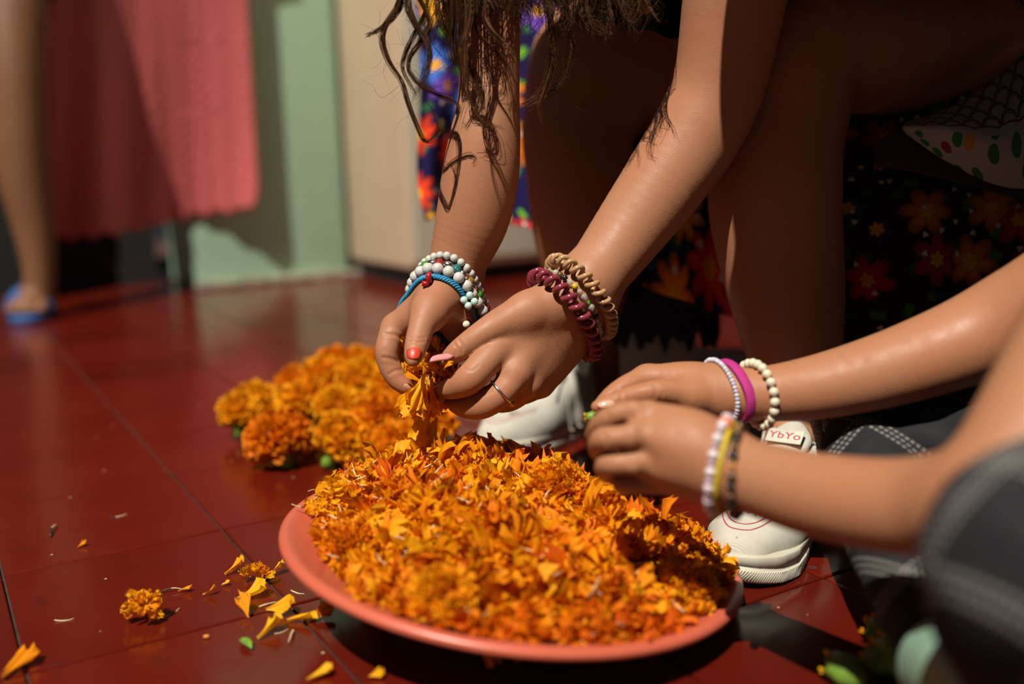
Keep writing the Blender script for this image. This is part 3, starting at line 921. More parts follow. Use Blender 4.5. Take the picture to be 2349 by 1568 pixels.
R_dig = [
    chain([(985, 715, 1.01, 43), (968, 748, .995, 31), (957, 785, .985, 28), (950, 812, .975, 23), (948, 826, .97, 16)], .006),
    chain([(904, 748, 1.055, 29), (889, 797, 1.045, 28), (891, 830, 1.045, 26), (908, 865, 1.045, 24), (927, 884, 1.045, 20), (938, 893, 1.048, 15)], .004),
    chain([(930, 765, 1.095, 27), (918, 815, 1.10, 26), (925, 860, 1.10, 24), (950, 890, 1.09, 20), (972, 902, 1.08, 16)], .004),
    chain([(968, 782, 1.12, 26), (955, 835, 1.13, 25), (965, 875, 1.12, 22), (1000, 905, 1.10, 17)], .004),
    chain([(1018, 795, 1.13, 23), (1000, 845, 1.14, 21), (1010, 880, 1.12, 18), (1035, 898, 1.10, 14)], .004)]
def pcut(p1, p2, r, k=.0016): return Cone(P(*p1), P(*p2), r, r, k)
R_cut = [pcut((905, 765, 1.03), (925, 775, 1.03), .0012), pcut((912, 822, 1.02), (890, 815, 1.02), .0006)]
armR = Body(R_core, R_dig, .0045, [])

# near arm (her left)
L_core = chain([(1755, -430, .97, 122), (1694, -60, 1.03, 120), (1652, 180, 1.06, 106), (1600, 300, 1.07, 104), (1532, 405, 1.07, 97), (1438, 535, 1.065, 84), (1352, 650, 1.05, 70)], .014)
L_core += chain([(1345, 640, 1.045, 62), (1290, 690, 1.04, 58), (1215, 735, 1.03, 46), (1138, 798, 1.018, 34)], .012) \
    + chain([(1345, 660, 1.05, 66), (1300, 715, 1.05, 60), (1225, 785, 1.035, 46), (1178, 852, 1.015, 35)], .012) \
    + chain([(1355, 680, 1.06, 58), (1315, 740, 1.06, 54), (1250, 820, 1.045, 42), (1208, 878, 1.03, 33)], .012) \
    + chain([(1360, 690, 1.07, 50), (1320, 765, 1.075, 46), (1270, 840, 1.06, 38), (1240, 882, 1.05, 29)], .012) \
    + chain([(1310, 680, 1.035, 50), (1205, 715, 1.02, 44)], .012)
L_dig = [
    chain([(1215, 712, 1.02, 46), (1150, 742, 1.015, 38), (1098, 772, 1.01, 31), (1058, 800, 1.01, 27), (1036, 815, 1.012, 21), (1020, 825, 1.014, 14)], .006),
    chain([(1140, 800, 1.015, 36), (1112, 832, 1.005, 35), (1078, 868, 1.00, 35), (1050, 885, 1.01, 29), (1022, 893, 1.025, 22), (1008, 896, 1.033, 15)], .004),
    chain([(1185, 858, 1.015, 35), (1150, 900, 1.01, 33), (1108, 926, 1.015, 34), (1070, 930, 1.03, 29), (1040, 920, 1.045, 22), (1022, 910, 1.055, 16)], .004),
    chain([(1210, 882, 1.03, 33), (1170, 912, 1.04, 31), (1130, 918, 1.055, 27), (1085, 912, 1.075, 22), (1058, 905, 1.085, 16)], .004),
    chain([(1242, 882, 1.05, 28), (1195, 903, 1.07, 26), (1150, 905, 1.085, 22), (1112, 900, 1.10, 16)], .004)]
armL = Body(L_core, L_dig, .0045, [])

armR.folds = [([(884, 766), (905, 768), (924, 777)], .0008, 1.04, .0014), ([(878, 820), (896, 822), (914, 829)], .0007, 1.04, .0013), ([(892, 858), (906, 850), (922, 848)], .0006, 1.04, .0012),
    ([(938, 782), (956, 785), (974, 782)], .0007, .98, .0010), ([(940, 774), (956, 776), (974, 774)], .0006, .98, .0010)]
armL.folds = [([(1040, 785), (1048, 798), (1046, 812)], .0006, 1.0, .0012), ([(1052, 780), (1060, 795), (1058, 810)], .0007, 1.0, .0011),
    ([(1062, 842), (1082, 850), (1098, 838)], .00035, 1.0, .0011), ([(1095, 900), (1112, 905), (1128, 898)], .00035, 1.0, .0011)]
armL.hand = P(1170, 810, 1.02); armR.hand = P(960, 770, 1.05)
# legs
legN = Body(chain([(2500, -90, 1.45, 190), (2300, -20, 1.34, 186), (2060, 70, 1.22, 186), (1850, 100, 1.14, 160), (1795, 290, 1.13, 142), (1776, 440, 1.13, 150), (1788, 570, 1.135, 141), (1806, 690, 1.14, 127), (1824, 820, 1.15, 103), (1842, 930, 1.16, 78), (1838, 1000, 1.16, 66)], .03)
            + chain([(1842, 960, 1.16, 60), (1765, 1085, 1.10, 45)], .02))
legF = Body(chain([(2420, 60, 1.80, 170), (2050, 140, 1.66, 190), (1720, 170, 1.52, 195), (1425, 130, 1.42, 175), (1335, 260, 1.40, 136), (1328, 400, 1.40, 122), (1340, 540, 1.44, 114), (1352, 680, 1.50, 86), (1366, 810, 1.57, 60), (1372, 900, 1.60, 48)], .03)
            + chain([(1372, 910, 1.60, 42), (1300, 985, 1.54, 24)], .02))
# trunk and head, outside the frame
TR = {'pel': np.array([.76, 1.16, .52]), 'waist': np.array([.56, 1.0, .60]), 'chest': np.array([.33, .85, .635]), 'neck': P(1540, -540, 1.05), 'head': P(1285, -455, 1.02)}
shL, shR = P(1755, -430, .97), P(1090, -380, 1.13)
trunk = Body(wchain([(TR['pel'], .135), (TR['waist'], .11), (TR['chest'], .115), (TR['neck'], .05)], .05) + wchain([(TR['chest'], .07), (shL, .052)], .03) + wchain([(TR['chest'], .07), (shR, .05)], .03)
             + wchain([(TR['neck'], .046), (TR['head'], .05)], .02) + wchain([(TR['head'] + np.array([0, .02, .03]), .085), (TR['head'] + np.array([-.03, -.03, -.03]), .065)], .02)
             + wchain([(TR['head'] + np.array([-.055, -.075, .0]), .012), (TR['head'] + np.array([-.055, -.09, -.02]), .012)], .01))
V, Fc = skin_mesh('person', [(armR, .0014), (armL, .0014), (legN, .004), (legF, .004), (trunk, .006)])
porg = P(1840, 1000, 1.13); porg[2] = 0
girl = link('person', mesh_from('person', V - porg, Fc), M['skin1'], None, porg)
tag(girl, 'person with long wavy brown hair leaning over the plate and plucking petals with both hands', 'person')

# finger nails
def nail(name, base, tip, facing, w, mat, parent, lift=.0006, curve=.35, taper=.75):
    base = np.asarray(base); tip = np.asarray(tip); y = tip - base; L = np.linalg.norm(y); y = y / L
    z = np.asarray(facing) - y * (np.asarray(facing) @ y); z = unit(z); x = np.cross(y, z)
    nu_, nv_ = 9, 10; Pn = np.zeros((nu_, nv_, 3))
    for i in range(nu_):
        u = -1 + 2 * i / (nu_ - 1)
        for j in range(nv_):
            v = j / (nv_ - 1)
            ww = w / 2 * min(1, (.55 + v * 2.2)) * (1 - (1 - taper) * max(0, (v - .3) / .7) ** 1.6) * (1 if v < .97 else .8)
            Pn[i, j] = base + y * (v * L - (.06 * L * u * u if v < .2 else .10 * L * u * u * v)) + x * ww * u + z * (lift - curve * ww * u * u + .10 * L * math.sin(v * 2.6))
    return sheet(name, Pn, mat, parent, .0005)
M['nailpink'] = plain('pink_nail', (.62, .27, .26, 1), .12, .05, 30)
M['nailred'] = plain('red_stained_nail', (.52, .045, .018, 1), .4, .25, 120)
M['nailnat'] = plain('natural_nail', (.55, .33, .24, 1), .18, .05, 30)
TOCAM = -FW
def at_skin(f, px, py, dguess, off=0.0):
    """first hit of the sight line through a pixel with a body"""
    r = ray(px, py); ds = np.linspace(dguess - .12, dguess + .12, 400) * S
    d = f(C0 + ds[:, None] * r); i = int(np.argmax(d < off)); return C0 + ds[i] * r
b_, t_ = at_skin(armL, 1034, 813, 1.0), P(972, 834, .985)
nail('thumbnail', b_, t_, UP * .9 + TOCAM * .55, PXR(27, 1.0), M['nailpink'], girl, .0008, .5, .45)
b_, t_ = at_skin(armR, 950, 797, .97), at_skin(armR, 947, 824, .965)
nail('thumbnail', b_, t_, TOCAM + UP * .35, PXR(34, .98), M['nailred'], girl, .0004, .35, .8)
b_, t_ = at_skin(armR, 926, 884, 1.03), P(946, 897, 1.042)
nail('fingernail', b_, t_, TOCAM * .7 - UP * .5, PXR(17, 1.03), M['nailnat'], girl, .0004, .4, .7)

# her dress: black embroidered bodice and the lap
def dress_fn(p, d): return d
bod = Body(wchain([(TR['pel'], .135), (TR['waist'], .11), (TR['chest'], .115)], .05) + wchain([(TR['chest'], .07), (shL, .058)], .03) + wchain([(TR['chest'], .07), (shR, .055)], .03)
           + wchain([(TR['chest'], .11), (P(1620, -260, 1.15), .05), (P(1560, -120, 1.17), .02)], .05), inflate=.014)
lo, hi = bod.bounds(); V, Fc = surface(bod, lo, hi, .006)
dme = mesh_from('dress', V - porg, Fc)
lay = dme.uv_layers.new(name='UVMap'); li = np.zeros(len(dme.loops), np.int32); dme.loops.foreach_get('vertex_index', li)
uvd = np.stack([(V - C0) @ RT, (V - C0) @ UP], 1); lay.data.foreach_set('uv', uvd[li].astype(np.float32).ravel())
dress = link('dress', dme, M['dress'], girl); dress['label'] = 'black dress embroidered with green leaves and red stitches'

def cloth_from_px(name, rows, mat, parent, nu=60, nv=40, thick=.0015, wav=None, label=None):
    """rows: list (top to bottom) of lists of (px,py,depth); smooth patch through them"""
    R_ = [spline([P(*q) for q in row], nu) for row in rows]
    R_ = np.array(R_)
    Pg = np.stack([spline(R_[:, i], nv) for i in range(nu)], 0)
    if wav is not None:
        for i in range(nu):
            for j in range(nv): Pg[i, j] += FW * wav(i / (nu - 1), j / (nv - 1))
    o = sheet(name, Pg, mat, parent, thick)
    if label: o['label'] = label
    return o
cloth_from_px('dress_front', [[(1330, -280, 1.13), (1450, -280, 1.12), (1560, -280, 1.13), (1680, -280, 1.15)], [(1340, -100, 1.15), (1450, -100, 1.13), (1560, -100, 1.14), (1680, -100, 1.16)], [(1340, 40, 1.17), (1450, 66, 1.15), (1560, 88, 1.16), (1680, 110, 1.18)]], M['dress'], girl, 50, 40, .002, lambda u, v: .006 * math.sin(u * 22 + v), 'black dress front embroidered with green leaves and red stitches')
cloth_from_px('skirt', [[(930, -200, 1.60), (1100, -200, 1.62), (1300, -200, 1.62), (1500, -200, 1.60), (1700, -150, 1.55)],
                        [(962, 150, 1.58), (1100, 150, 1.64), (1300, 180, 1.62), (1500, 250, 1.52), (1700, 300, 1.42)],
                        [(955, 400, 1.57), (1060, 400, 1.64), (1200, 420, 1.62), (1480, 480, 1.47), (1700, 520, 1.38)],
                        [(975, 505, 1.57), (1060, 500, 1.62), (1200, 520, 1.60), (1480, 655, 1.46), (1700, 735, 1.38)]],
              M['skirt'], girl, 90, 60, .002, lambda u, v: .010 * math.sin(u * 40 + v * 2) * (.3 + v), 'colourful embroidered floral skirt on a dark blue ground')
cloth_from_px('apron', [[(1860, 120, 1.24), (2000, 120, 1.26), (2200, 120, 1.28), (2420, 120, 1.3)],
                        [(1880, 350, 1.22), (2000, 340, 1.20), (2200, 330, 1.20), (2420, 320, 1.2)],
                        [(1890, 560, 1.20), (2000, 560, 1.16), (2200, 560, 1.15), (2430, 550, 1.15)],
                        [(1900, 800, 1.22), (2000, 810, 1.20), (2200, 820, 1.18), (2430, 820, 1.15)]],
              M['apron'], girl, 80, 60, .002, lambda u, v: .006 * math.sin(u * 17 + v * 3), 'dark wine red apron printed with flowers, leaves and tiny skulls')
def scallop_mat():
    t = NT('white_scallop_print'); uvv = t.uv(); sp = t.n('ShaderNodeSeparateXYZ'); t.set(sp, 0, uvv)
    u = t.math('DIVIDE', sp.outputs[0], .017); v = t.math('DIVIDE', sp.outputs[1], .017)
    row = t.math('FLOOR', v); uu = t.math('ADD', u, t.math('MULTIPLY', row, .5))
    fx = t.math('SUBTRACT', t.math('FRACT', uu), .5); fy = t.math('FRACT', v)
    r = t.math('SQRT', t.math('ADD', t.math('MULTIPLY', fx, fx), t.math('MULTIPLY', t.math('MULTIPLY', fy, fy), .28)))
    ln = t.math('LESS_THAN', t.math('ABSOLUTE', t.math('SUBTRACT', r, .46)), .045); ln2 = t.math('LESS_THAN', t.math('ABSOLUTE', t.math('SUBTRACT', r, .36)), .025)
    up = t.math('GREATER_THAN', sp.outputs[1], .052)
    m_ = t.math('MULTIPLY', t.math('MAXIMUM', ln, ln2), up)
    base = t.mix(m_, (.52, .48, .45, 1), (.03, .045, .05, 1))
    bd = t.math('LESS_THAN', t.math('ABSOLUTE', t.math('SUBTRACT', sp.outputs[1], t.math('ADD', .049, t.math('MULTIPLY', t.math('ABSOLUTE', t.math('SINE', t.math('MULTIPLY', sp.outputs[0], 150.0))), .003)))), .0012)
    base = t.mix(bd, base, (.22, .02, .06, 1))
    vo = t.n('ShaderNodeTexVoronoi', voronoi_dimensions='2D'); vo.inputs['Scale'].default_value = 55; t.set(vo, 'Vector', t.vmath('MULTIPLY', uvv, (1, .6, 1)))
    lf = t.math('MULTIPLY', t.math('LESS_THAN', vo.outputs['Distance'], .26), t.math('LESS_THAN', sp.outputs[1], .042))
    cc = t.n('ShaderNodeSeparateColor'); t.set(cc, 0, vo.outputs['Color'])
    lc = t.ramp(cc.outputs[0], [(0, (.04, .2, .03, 1)), (.6, (.04, .2, .03, 1)), (.75, (.6, .3, .03, 1)), (.88, (.3, .03, .05, 1))], 'CONSTANT')
    base = t.mix(lf, base, lc)
    t.base(base); t.p(Roughness=.85); return t.m
M['scallop'] = scallop_mat()
cloth_from_px('petticoat', [[(2390, 90, 1.20), (2260, 200, 1.17), (2150, 262, 1.15), (2078, 285, 1.14)],
                            [(2420, 230, 1.10), (2290, 290, 1.09), (2170, 290, 1.10), (2072, 292, 1.13)],
                            [(2440, 330, 1.09), (2290, 350, 1.08), (2170, 325, 1.10), (2074, 297, 1.13)],
                            [(2440, 430, 1.12), (2300, 425, 1.11), (2180, 372, 1.11), (2080, 304, 1.13)]][::-1], M['scallop'], girl, 60, 40, .002, None, 'white cloth printed with dark scallops and small green leaves')
cloth_from_px('undercloth', [[(2440, 400, 1.135), (2300, 400, 1.13), (2100, 300, 1.14), (2010, 320, 1.14)], [(2440, 480, 1.135), (2280, 440, 1.13), (2100, 395, 1.14), (2005, 380, 1.14)]], plain('plum_cloth', (.06, .008, .03, 1), .6), girl, 30, 12, .002, None, 'plum satin band')
# dark zigzag sheet: shape and colour stand in for the skirt fringe's shadow
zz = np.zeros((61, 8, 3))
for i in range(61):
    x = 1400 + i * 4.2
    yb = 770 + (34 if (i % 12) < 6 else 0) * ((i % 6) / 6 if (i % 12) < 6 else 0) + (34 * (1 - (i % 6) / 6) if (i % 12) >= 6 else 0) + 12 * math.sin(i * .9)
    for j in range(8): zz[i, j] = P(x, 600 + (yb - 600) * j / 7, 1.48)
lace = sheet('fringe_shadow', zz, M['fringeshade'], girl, .002); lace['label'] = 'dark jagged sheet standing in for the shadow under the skirt'  # lace holds the stand-in sheet for the fringe shadow, no real lace

sl0 = onfloor(1508, 985); stool = thing('stool', sl0, 'pale grey painted stool leg standing behind the shoes under the dark jagged shadow sheet', 'stool')
M['greypaint'] = plain('grey_paint', (.42, .40, .36, 1), .6, .1, 20)
MB().box(sl0 + ZV * .16, .098, .03, .32, RT, unit(np.array([0, 1, 0])), ZV, .004).build('leg', M['greypaint'], stool)
MB().box(sl0 + ZV * .335 + np.array([.12, .05, 0]), .36, .26, .03, RT, unit(np.array([0, 1, 0])), ZV, .006).build('seat', M['greypaint'], stool)
MB().box(sl0 + ZV * .16 + np.array([.26, .04, 0]), .05, .03, .32, RT, unit(np.array([0, 1, 0])), ZV, .004).build('leg', M['greypaint'], stool)

# ------------------------------------------------------------------ hair
M['hair'] = NT('brown_hair')
t = M['hair']; oi = t.n('ShaderNodeAttribute', attribute_name='tint'); sx = t.n('ShaderNodeSeparateColor'); t.set(sx, 0, oi.outputs['Color'])
t.base(t.ramp(sx.outputs[0], [(0, (.014, .006, .003, 1)), (.5, (.050, .019, .007, 1)), (1, (.17, .065, .02, 1))])); t.p(Roughness=.38); t.b.inputs['Specular IOR Level'].default_value = .35; t.b.inputs['Specular Tint'].default_value = (1, .6, .35, 1)
M['hair'] = t.m
hair_root = None
HVs = []; HFs = []; HT = []; hn = [0]
def strand(pts, r0, tintv, nseg=3):
    V, Fc = tube_mesh(pts, np.linspace(r0, r0 * .35, len(pts)), nseg)
    Fc = [f for f in Fc if len(f) == 4]
    HVs.append(V); HFs.append(np.array(Fc) + hn[0]); HT.append(np.full(len(V), tintv)); hn[0] += len(V)
hr = np.random.default_rng(5)
def lock(pts, d0, d1, n, spread, wob=.0, r0=.00035, tip=.25, tint=.4, npts=34):
    """n strands round a guide through photo points"""
    k = len(pts); base = np.array([P(x, y, d0 + (d1 - d0) * i / (k - 1)) for i, (x, y) in enumerate(pts)])
    g_ = spline(base, npts); tt = np.linspace(0, 1, npts)
    for _ in range(n):
        o = hr.normal(0, 1, 3) * spread; ph = hr.uniform(0, 6.28, 3); fq = hr.uniform(4, 9)
        env = (1 - tt * (1 - tip))[:, None]
        wv = np.stack([np.sin(tt * fq + ph[0]), np.sin(tt * fq * .8 + ph[1]), np.sin(tt * fq * 1.2 + ph[2])], 1) * (wob + spread * .5) * (.3 + tt[:, None])
        cut = int(npts * hr.uniform(.72, 1.0))
        strand((g_ + o * env + wv)[:max(8, cut)], r0 * hr.uniform(.6, 1.2), np.clip(tint + hr.normal(0, .22), 0, 1))
top = lambda x, y=-260: (x, y)
LK = [
 ([(960, -300), (925, -90), (918, 0), (884, 57), (877, 96), (893, 143), (921, 186), (934, 229), (952, 279), (972, 322), (992, 318), (1007, 293), (1000, 262), (980, 232), (957, 205)], 16, .0012),
 ([(980, -300), (960, -100), (936, 0), (953, 54), (979, 93), (986, 129), (975, 178), (953, 214), (946, 230)], 26, .0016),
 ([(970, -300), (950, -60), (975, 20), (985, 60), (962, 100), (940, 130), (938, 160), (958, 190), (1000, 215), (1030, 228), (1050, 240), (1053, 256), (1040, 266)], 18, .0012),
 ([(960, -300), (930, -60), (915, 20), (880, 60), (850, 78), (836, 85)], 22, .0012),
 ([(990, -300), (985, -40), (975, 30), (950, 80), (932, 120), (925, 160), (945, 200), (957, 222)], 16, .0012),
 ([(1000, -300), (1000, -50), (1010, 40), (1030, 80), (1060, 105), (1078, 130), (1065, 160)], 14, .0015),
 ([(1030, -300), (1040, -60), (1045, 40), (1042, 90), (1055, 140), (1085, 165), (1103, 200), (1108, 240), (1095, 262), (1075, 270)], 40, .0028),
 ([(1060, -300), (1070, -60), (1080, 20), (1070, 80), (1058, 120), (1070, 170), (1100, 210), (1105, 250), (1085, 275)], 22, .0024),
 ([(1040, -300), (1020, -80), (1015, 0), (1025, 60), (1050, 110), (1030, 160), (1020, 150)], 16, .0016),
 ([(1090, -300), (1095, -60), (1090, 30), (1100, 80), (1140, 120), (1170, 160), (1165, 180), (1135, 195), (1115, 190)], 8, .0010),
 ([(1080, -300), (1085, 0), (1070, 90), (1068, 150), (1072, 220), (1105, 275), (1150, 293), (1165, 296)], 7, .0008),
 ([(1130, -300), (1125, -50), (1115, 30), (1130, 70), (1165, 110), (1190, 150)], 10, .0012),
 ([(1240, -300), (1255, -60), (1262, 40), (1268, 110), (1264, 150), (1255, 190), (1232, 220), (1205, 240), (1190, 246)], 34, .0022),
 ([(1270, -300), (1290, -60), (1300, 40), (1312, 100), (1305, 150), (1290, 185), (1260, 215), (1225, 240), (1198, 255)], 30, .0022),
 ([(1250, -300), (1268, -40), (1262, 60), (1270, 130), (1250, 200), (1235, 240), (1240, 270), (1250, 288)], 12, .0016),
 ([(1330, -300), (1350, -60), (1345, 30), (1370, 60), (1395, 80), (1385, 110)], 22, .003),
 ([(1420, -300), (1440, -60), (1435, 10), (1450, 50), (1440, 85)], 24, .004),
 ([(1370, -300), (1330, -60), (1290, 30), (1280, 80), (1300, 85), (1340, 90)], 16, .0026),
 ([(1480, -300), (1500, -60), (1480, 10), (1420, 60), (1385, 100)], 16, .003),
]
for pts, n_, sp_ in LK:
    dl = .95 if pts[0][0] < 1200 else .97
    if pts[0][0] < 1010: n_ = int(n_ * 1.4); sp_ *= 1.1
    lock(pts, dl, dl + .01 + hr.uniform(-.03, .03), n_, sp_, .0004, .00042, .3, .38 + (.18 if pts[0][0] > 1200 else 0), 44)
# the loose mass at the top of the frame
for k in range(170):
    x = hr.uniform(1010, 1490) if k % 3 else hr.uniform(1180, 1490); yb = hr.uniform(10, 105) if x > 1190 else (hr.uniform(40, 150) if x < 1070 else hr.uniform(5, 50))
    lock([(x + hr.normal(0, 30), -300), (x + hr.normal(0, 15), -120), (x, -20), (x + hr.normal(0, 16), yb * .5), (x + hr.normal(0, 22), yb)], .965 + hr.uniform(-.03, .05), .965 + hr.uniform(-.03, .05), 7, .0026, .001, .00045, .5, .30, 22)
# fly-aways
for k in range(70):
    x = hr.uniform(860, 1330); y = hr.uniform(20, 200)
    a = hr.uniform(0, 6.28); pts = [(x, y)]
    for q in range(6):
        a += hr.normal(0, .55); pts.append((pts[-1][0] + 22 * math.cos(a), pts[-1][1] + 22 * math.sin(a) + 6))
    lock(pts, 1.0, 1.0, 1, .0003, 0, .00016, 1, .6, 20)
hv = np.concatenate(HVs); hf = np.concatenate(HFs)
hme = mesh_from('hair', hv - porg, hf); add_tint(hme, np.stack([np.concatenate(HT)] * 3, 1))
hair = link('hair', hme, M['hair'], girl); hair['kind'] = 'stuff'
# hair on the head itself
V, Fc = surface(Body(wchain([(TR['head'] + np.array([0, .03, .045]), .105), (TR['head'] + np.array([0, .03, -.01]), .10), (TR['neck'] + np.array([0, .02, .0]), .09)], .03)), TR['head'] - .3, TR['head'] + .3, .008)
obj('hair_cap', V, Fc, M['hair'], girl)['label'] = 'brown hair over the crown'

# ------------------------------------------------------------------ the seated child on the right
K_arm = chain([(2640, 330, .80, 125), (2520, 590, .84, 118), (2300, 742, .89, 108), (2100, 826, .905, 92), (1900, 882, .92, 76), (1740, 904, .935, 62), (1655, 898, .945, 56)], .012)
K_core = K_arm + chain([(1660, 890, .945, 52), (1580, 872, .945, 44), (1482, 866, .955, 28)], .010) + chain([(1660, 905, .945, 50), (1580, 905, .96, 42), (1490, 905, .975, 30)], .010) + chain([(1640, 915, .94, 44), (1585, 910, .93, 38)], .010)
K_dig = [
    chain([(1590, 908, .93, 38), (1518, 897, .92, 28), (1462, 905, .918, 25), (1420, 918, .915, 23), (1385, 928, .912, 18), (1368, 932, .912, 13)], .006),
    chain([(1485, 866, .955, 29), (1440, 884, .945, 26), (1405, 905, .94, 22), (1380, 928, .94, 18), (1370, 942, .945, 14)], .004),
    chain([(1492, 900, .98, 28), (1445, 930, .985, 25), (1405, 955, .98, 20), (1390, 970, .975, 15)], .004),
    chain([(1510, 930, .99, 26), (1465, 965, .99, 23), (1430, 985, .985, 17)], .004),
    chain([(1530, 950, .98, 22), (1490, 985, .98, 19), (1465, 1000, .975, 14)], .004)]
armK = Body(K_core, K_dig, .006)
Q_core = chain([(2600, 560, .66, 150), (2430, 880, .62, 140), (2285, 1110, .60, 134), (2110, 1160, .645, 114), (1900, 1140, .70, 99), (1755, 1102, .745, 87), (1665, 1074, .77, 80)], .012)
Q_core += chain([(1670, 1050, .77, 66), (1590, 995, .775, 58), (1490, 953, .79, 33)], .008) + chain([(1670, 1075, .77, 70), (1580, 1030, .77, 62), (1478, 996, .780, 36)], .008) \
    + chain([(1670, 1090, .775, 66), (1580, 1070, .775, 60), (1484, 1057, .784, 35)], .008) + chain([(1670, 1105, .785, 58), (1590, 1095, .79, 52), (1496, 1094, .80, 34)], .010)
Q_dig = [
    chain([(1482, 950, .79, 34), (1435, 944, .79, 26), (1396, 958, .797, 25), (1370, 976, .808, 21), (1357, 998, .822, 16)], .004),
    chain([(1470, 996, .778, 36), (1420, 1003, .776, 29), (1380, 1008, .786, 27), (1376, 1034, .81, 24), (1408, 1048, .84, 19)], .004),
    chain([(1478, 1058, .782, 35), (1428, 1062, .780, 28), (1392, 1066, .79, 26), (1392, 1086, .815, 22), (1425, 1095, .845, 18)], .004),
    chain([(1498, 1102, .80, 30), (1458, 1108, .80, 24), (1428, 1108, .81, 22), (1430, 1118, .83, 18), (1452, 1118, .86, 15)], .004),
    chain([(1600, 990, .82, 34), (1520, 958, .838, 28), (1440, 948, .842, 22), (1390, 960, .838, 16)], .006)]
armQ = Body(Q_core, Q_dig, .0035)
armK.folds = [([(1420, 895), (1426, 910), (1422, 925)], .0008, .92, .0011), ([(1500, 880), (1506, 895), (1500, 912)], .0006, .93, .0013), ([(1510, 885), (1518, 900), (1514, 915)], .0005, .93, .0012), ([(1405, 880), (1418, 890), (1426, 902)], .0007, .95, .0011)]
armQ.folds = [([(1388, 945), (1398, 956), (1396, 970)], .0007, .79, .0012), ([(1382, 995), (1392, 1006), (1388, 1020)], .0007, .79, .0012), ([(1455, 925), (1462, 945), (1458, 965)], -.0012, .79, .0040), ([(1450, 985), (1456, 1000), (1452, 1015)], -.0014, .79, .0042), ([(1455, 1045), (1462, 1060), (1458, 1075)], -.0013, .79, .0040)]
armK.hand = P(1520, 900, .95); armQ.hand = P(1500, 1030, .79)
HD = np.array([.186, .685, .605]); NK = np.array([.38, .69, .57]); CH = np.array([.56, .66, .40]); PV = np.array([.66, .62, .12])
trK = Body(wchain([(PV, .11), (CH, .10), (NK, .045)], .04) + wchain([(CH + [0, 0, .06], .06), (P(2640, 330, .80), .05)], .03) + wchain([(CH + [0, 0, .06], .06), (P(2600, 560, .66), .05)], .03)
           + wchain([(NK, .042), (HD + [.05, 0, 0], .05)], .02) + wchain([(HD + [.01, 0, .03], .078), (HD + [-.02, 0, -.02], .06)], .02) + wchain([(HD + [-.085, .02, -.005], .010), (HD + [-.095, .02, -.02], .010)], .01))
V, Fc = skin_mesh('person', [(armK, .0016), (armQ, .0016), (trK, .006)])
korg = np.array([.62, .66, 0.0])
kid = link('person', mesh_from('person', V - korg, Fc), M['skin2'], None, korg)
tag(kid, 'seated child in dark jeans holding a bud between both hands at the right', 'person')
b_, t_ = at_skin(armK, 1408, 920, .90), at_skin(armK, 1370, 931, .90)
nail('thumbnail', b_, t_, TOCAM * .7 + UP * .5, PXR(22, .91), M['nailnat'], kid, .0004, .35, .75)
V, Fc = surface(Body(wchain([(HD + [.02, 0, .045], .098), (HD + [.05, 0, -.01], .094)], .03)), HD - .25, HD + .25, .007)
obj('hair', V, Fc, M['hair'], kid)
V, Fc = surface(Body(wchain([(PV, .12), (CH, .112), (CH + [0, 0, .08], .09)], .04)), PV - [.3, .3, .2], CH + [.3, .3, .3], .007)
M['shirt'] = plain('grey_shirt', srgb(70, 70, 74), .9, .1, 60, .2)
obj('shirt', V, Fc, M['shirt'], kid)

def denim():
    t = NT('stitched_denim'); co = t.obco()
    geo = t.n('ShaderNodeNewGeometry')
    base = t.mix(t.noise(60, 4), (.009, .009, .011, 1), (.024, .023, .027, 1))
    def lines(axis, period, phase):
        d = t.vmath('DOT_PRODUCT', co, axis, out=1)
        f = t.math('FRACT', t.math('ADD', t.math('DIVIDE', d, period), phase))
        x = t.math('MULTIPLY', t.math('SUBTRACT', f, .5), period)
        tot = None
        for off in (-.0042, 0, .0042):
            l = t.math('LESS_THAN', t.math('ABSOLUTE', t.math('SUBTRACT', x, off)), .0011); tot = l if tot is None else t.math('MAXIMUM', tot, l)
        return tot
    a1, a2 = (.62, .35, .70), (-.55, .72, .42)
    l1 = lines(a1, .055, .1); l2 = lines(a2, .060, .3)
    dash = lambda ax: t.math('GREATER_THAN', t.math('SINE', t.math('MULTIPLY', t.vmath('DOT_PRODUCT', co, ax, out=1), 1500.0)), -.5)
    m_ = t.math('MAXIMUM', t.math('MULTIPLY', l1, dash(a2)), t.math('MULTIPLY', l2, dash(a1)))
    t.base(t.mix(t.math('MULTIPLY', m_, .8), base, (.20, .19, .175, 1))); t.p(Roughness=.9); t.b.inputs['Specular IOR Level'].default_value = .2
    t.bump(t.math('ADD', t.noise(700, 2), t.math('MULTIPLY', m_, 1.5)), .4, .001); return t.m
M['denim'] = denim()
jeans = Body(chain([(2750, 1300, .62, 330), (2560, 1290, .53, 290), (2385, 1290, .50, 262), (2420, 1480, .56, 230), (2480, 1640, .62, 190)], .03)
             + [],
             [chain([(2700, 1010, .90, 160), (2300, 1010, .93, 140), (2010, 1018, .955, 112), (2030, 1180, .88, 106), (2080, 1330, .80, 98), (2150, 1470, .715, 92)], .02)], .01)
pel = Body(wchain([(PV, .13), (P(2700, 1010, .90), .07)], .04) + wchain([(PV, .12), (P(2750, 1300, .62), .08)], .04))
V, Fc = skin_mesh('jeans', [(jeans, .003), (pel, .007)])
# folds pressed into the cloth
V = np.asarray(V)
V = V + 0.0022 * np.sin(V @ np.array([55, 30, 150.0]))[:, None] * np.array([0, -.6, .8]) + .0015 * np.sin(V @ np.array([140, -90, 40.0]))[:, None] * np.array([.3, -.6, .3])
jo = obj('jeans', V, Fc, M['denim'], kid); jo['label'] = 'charcoal denim with pale plaid stitching'
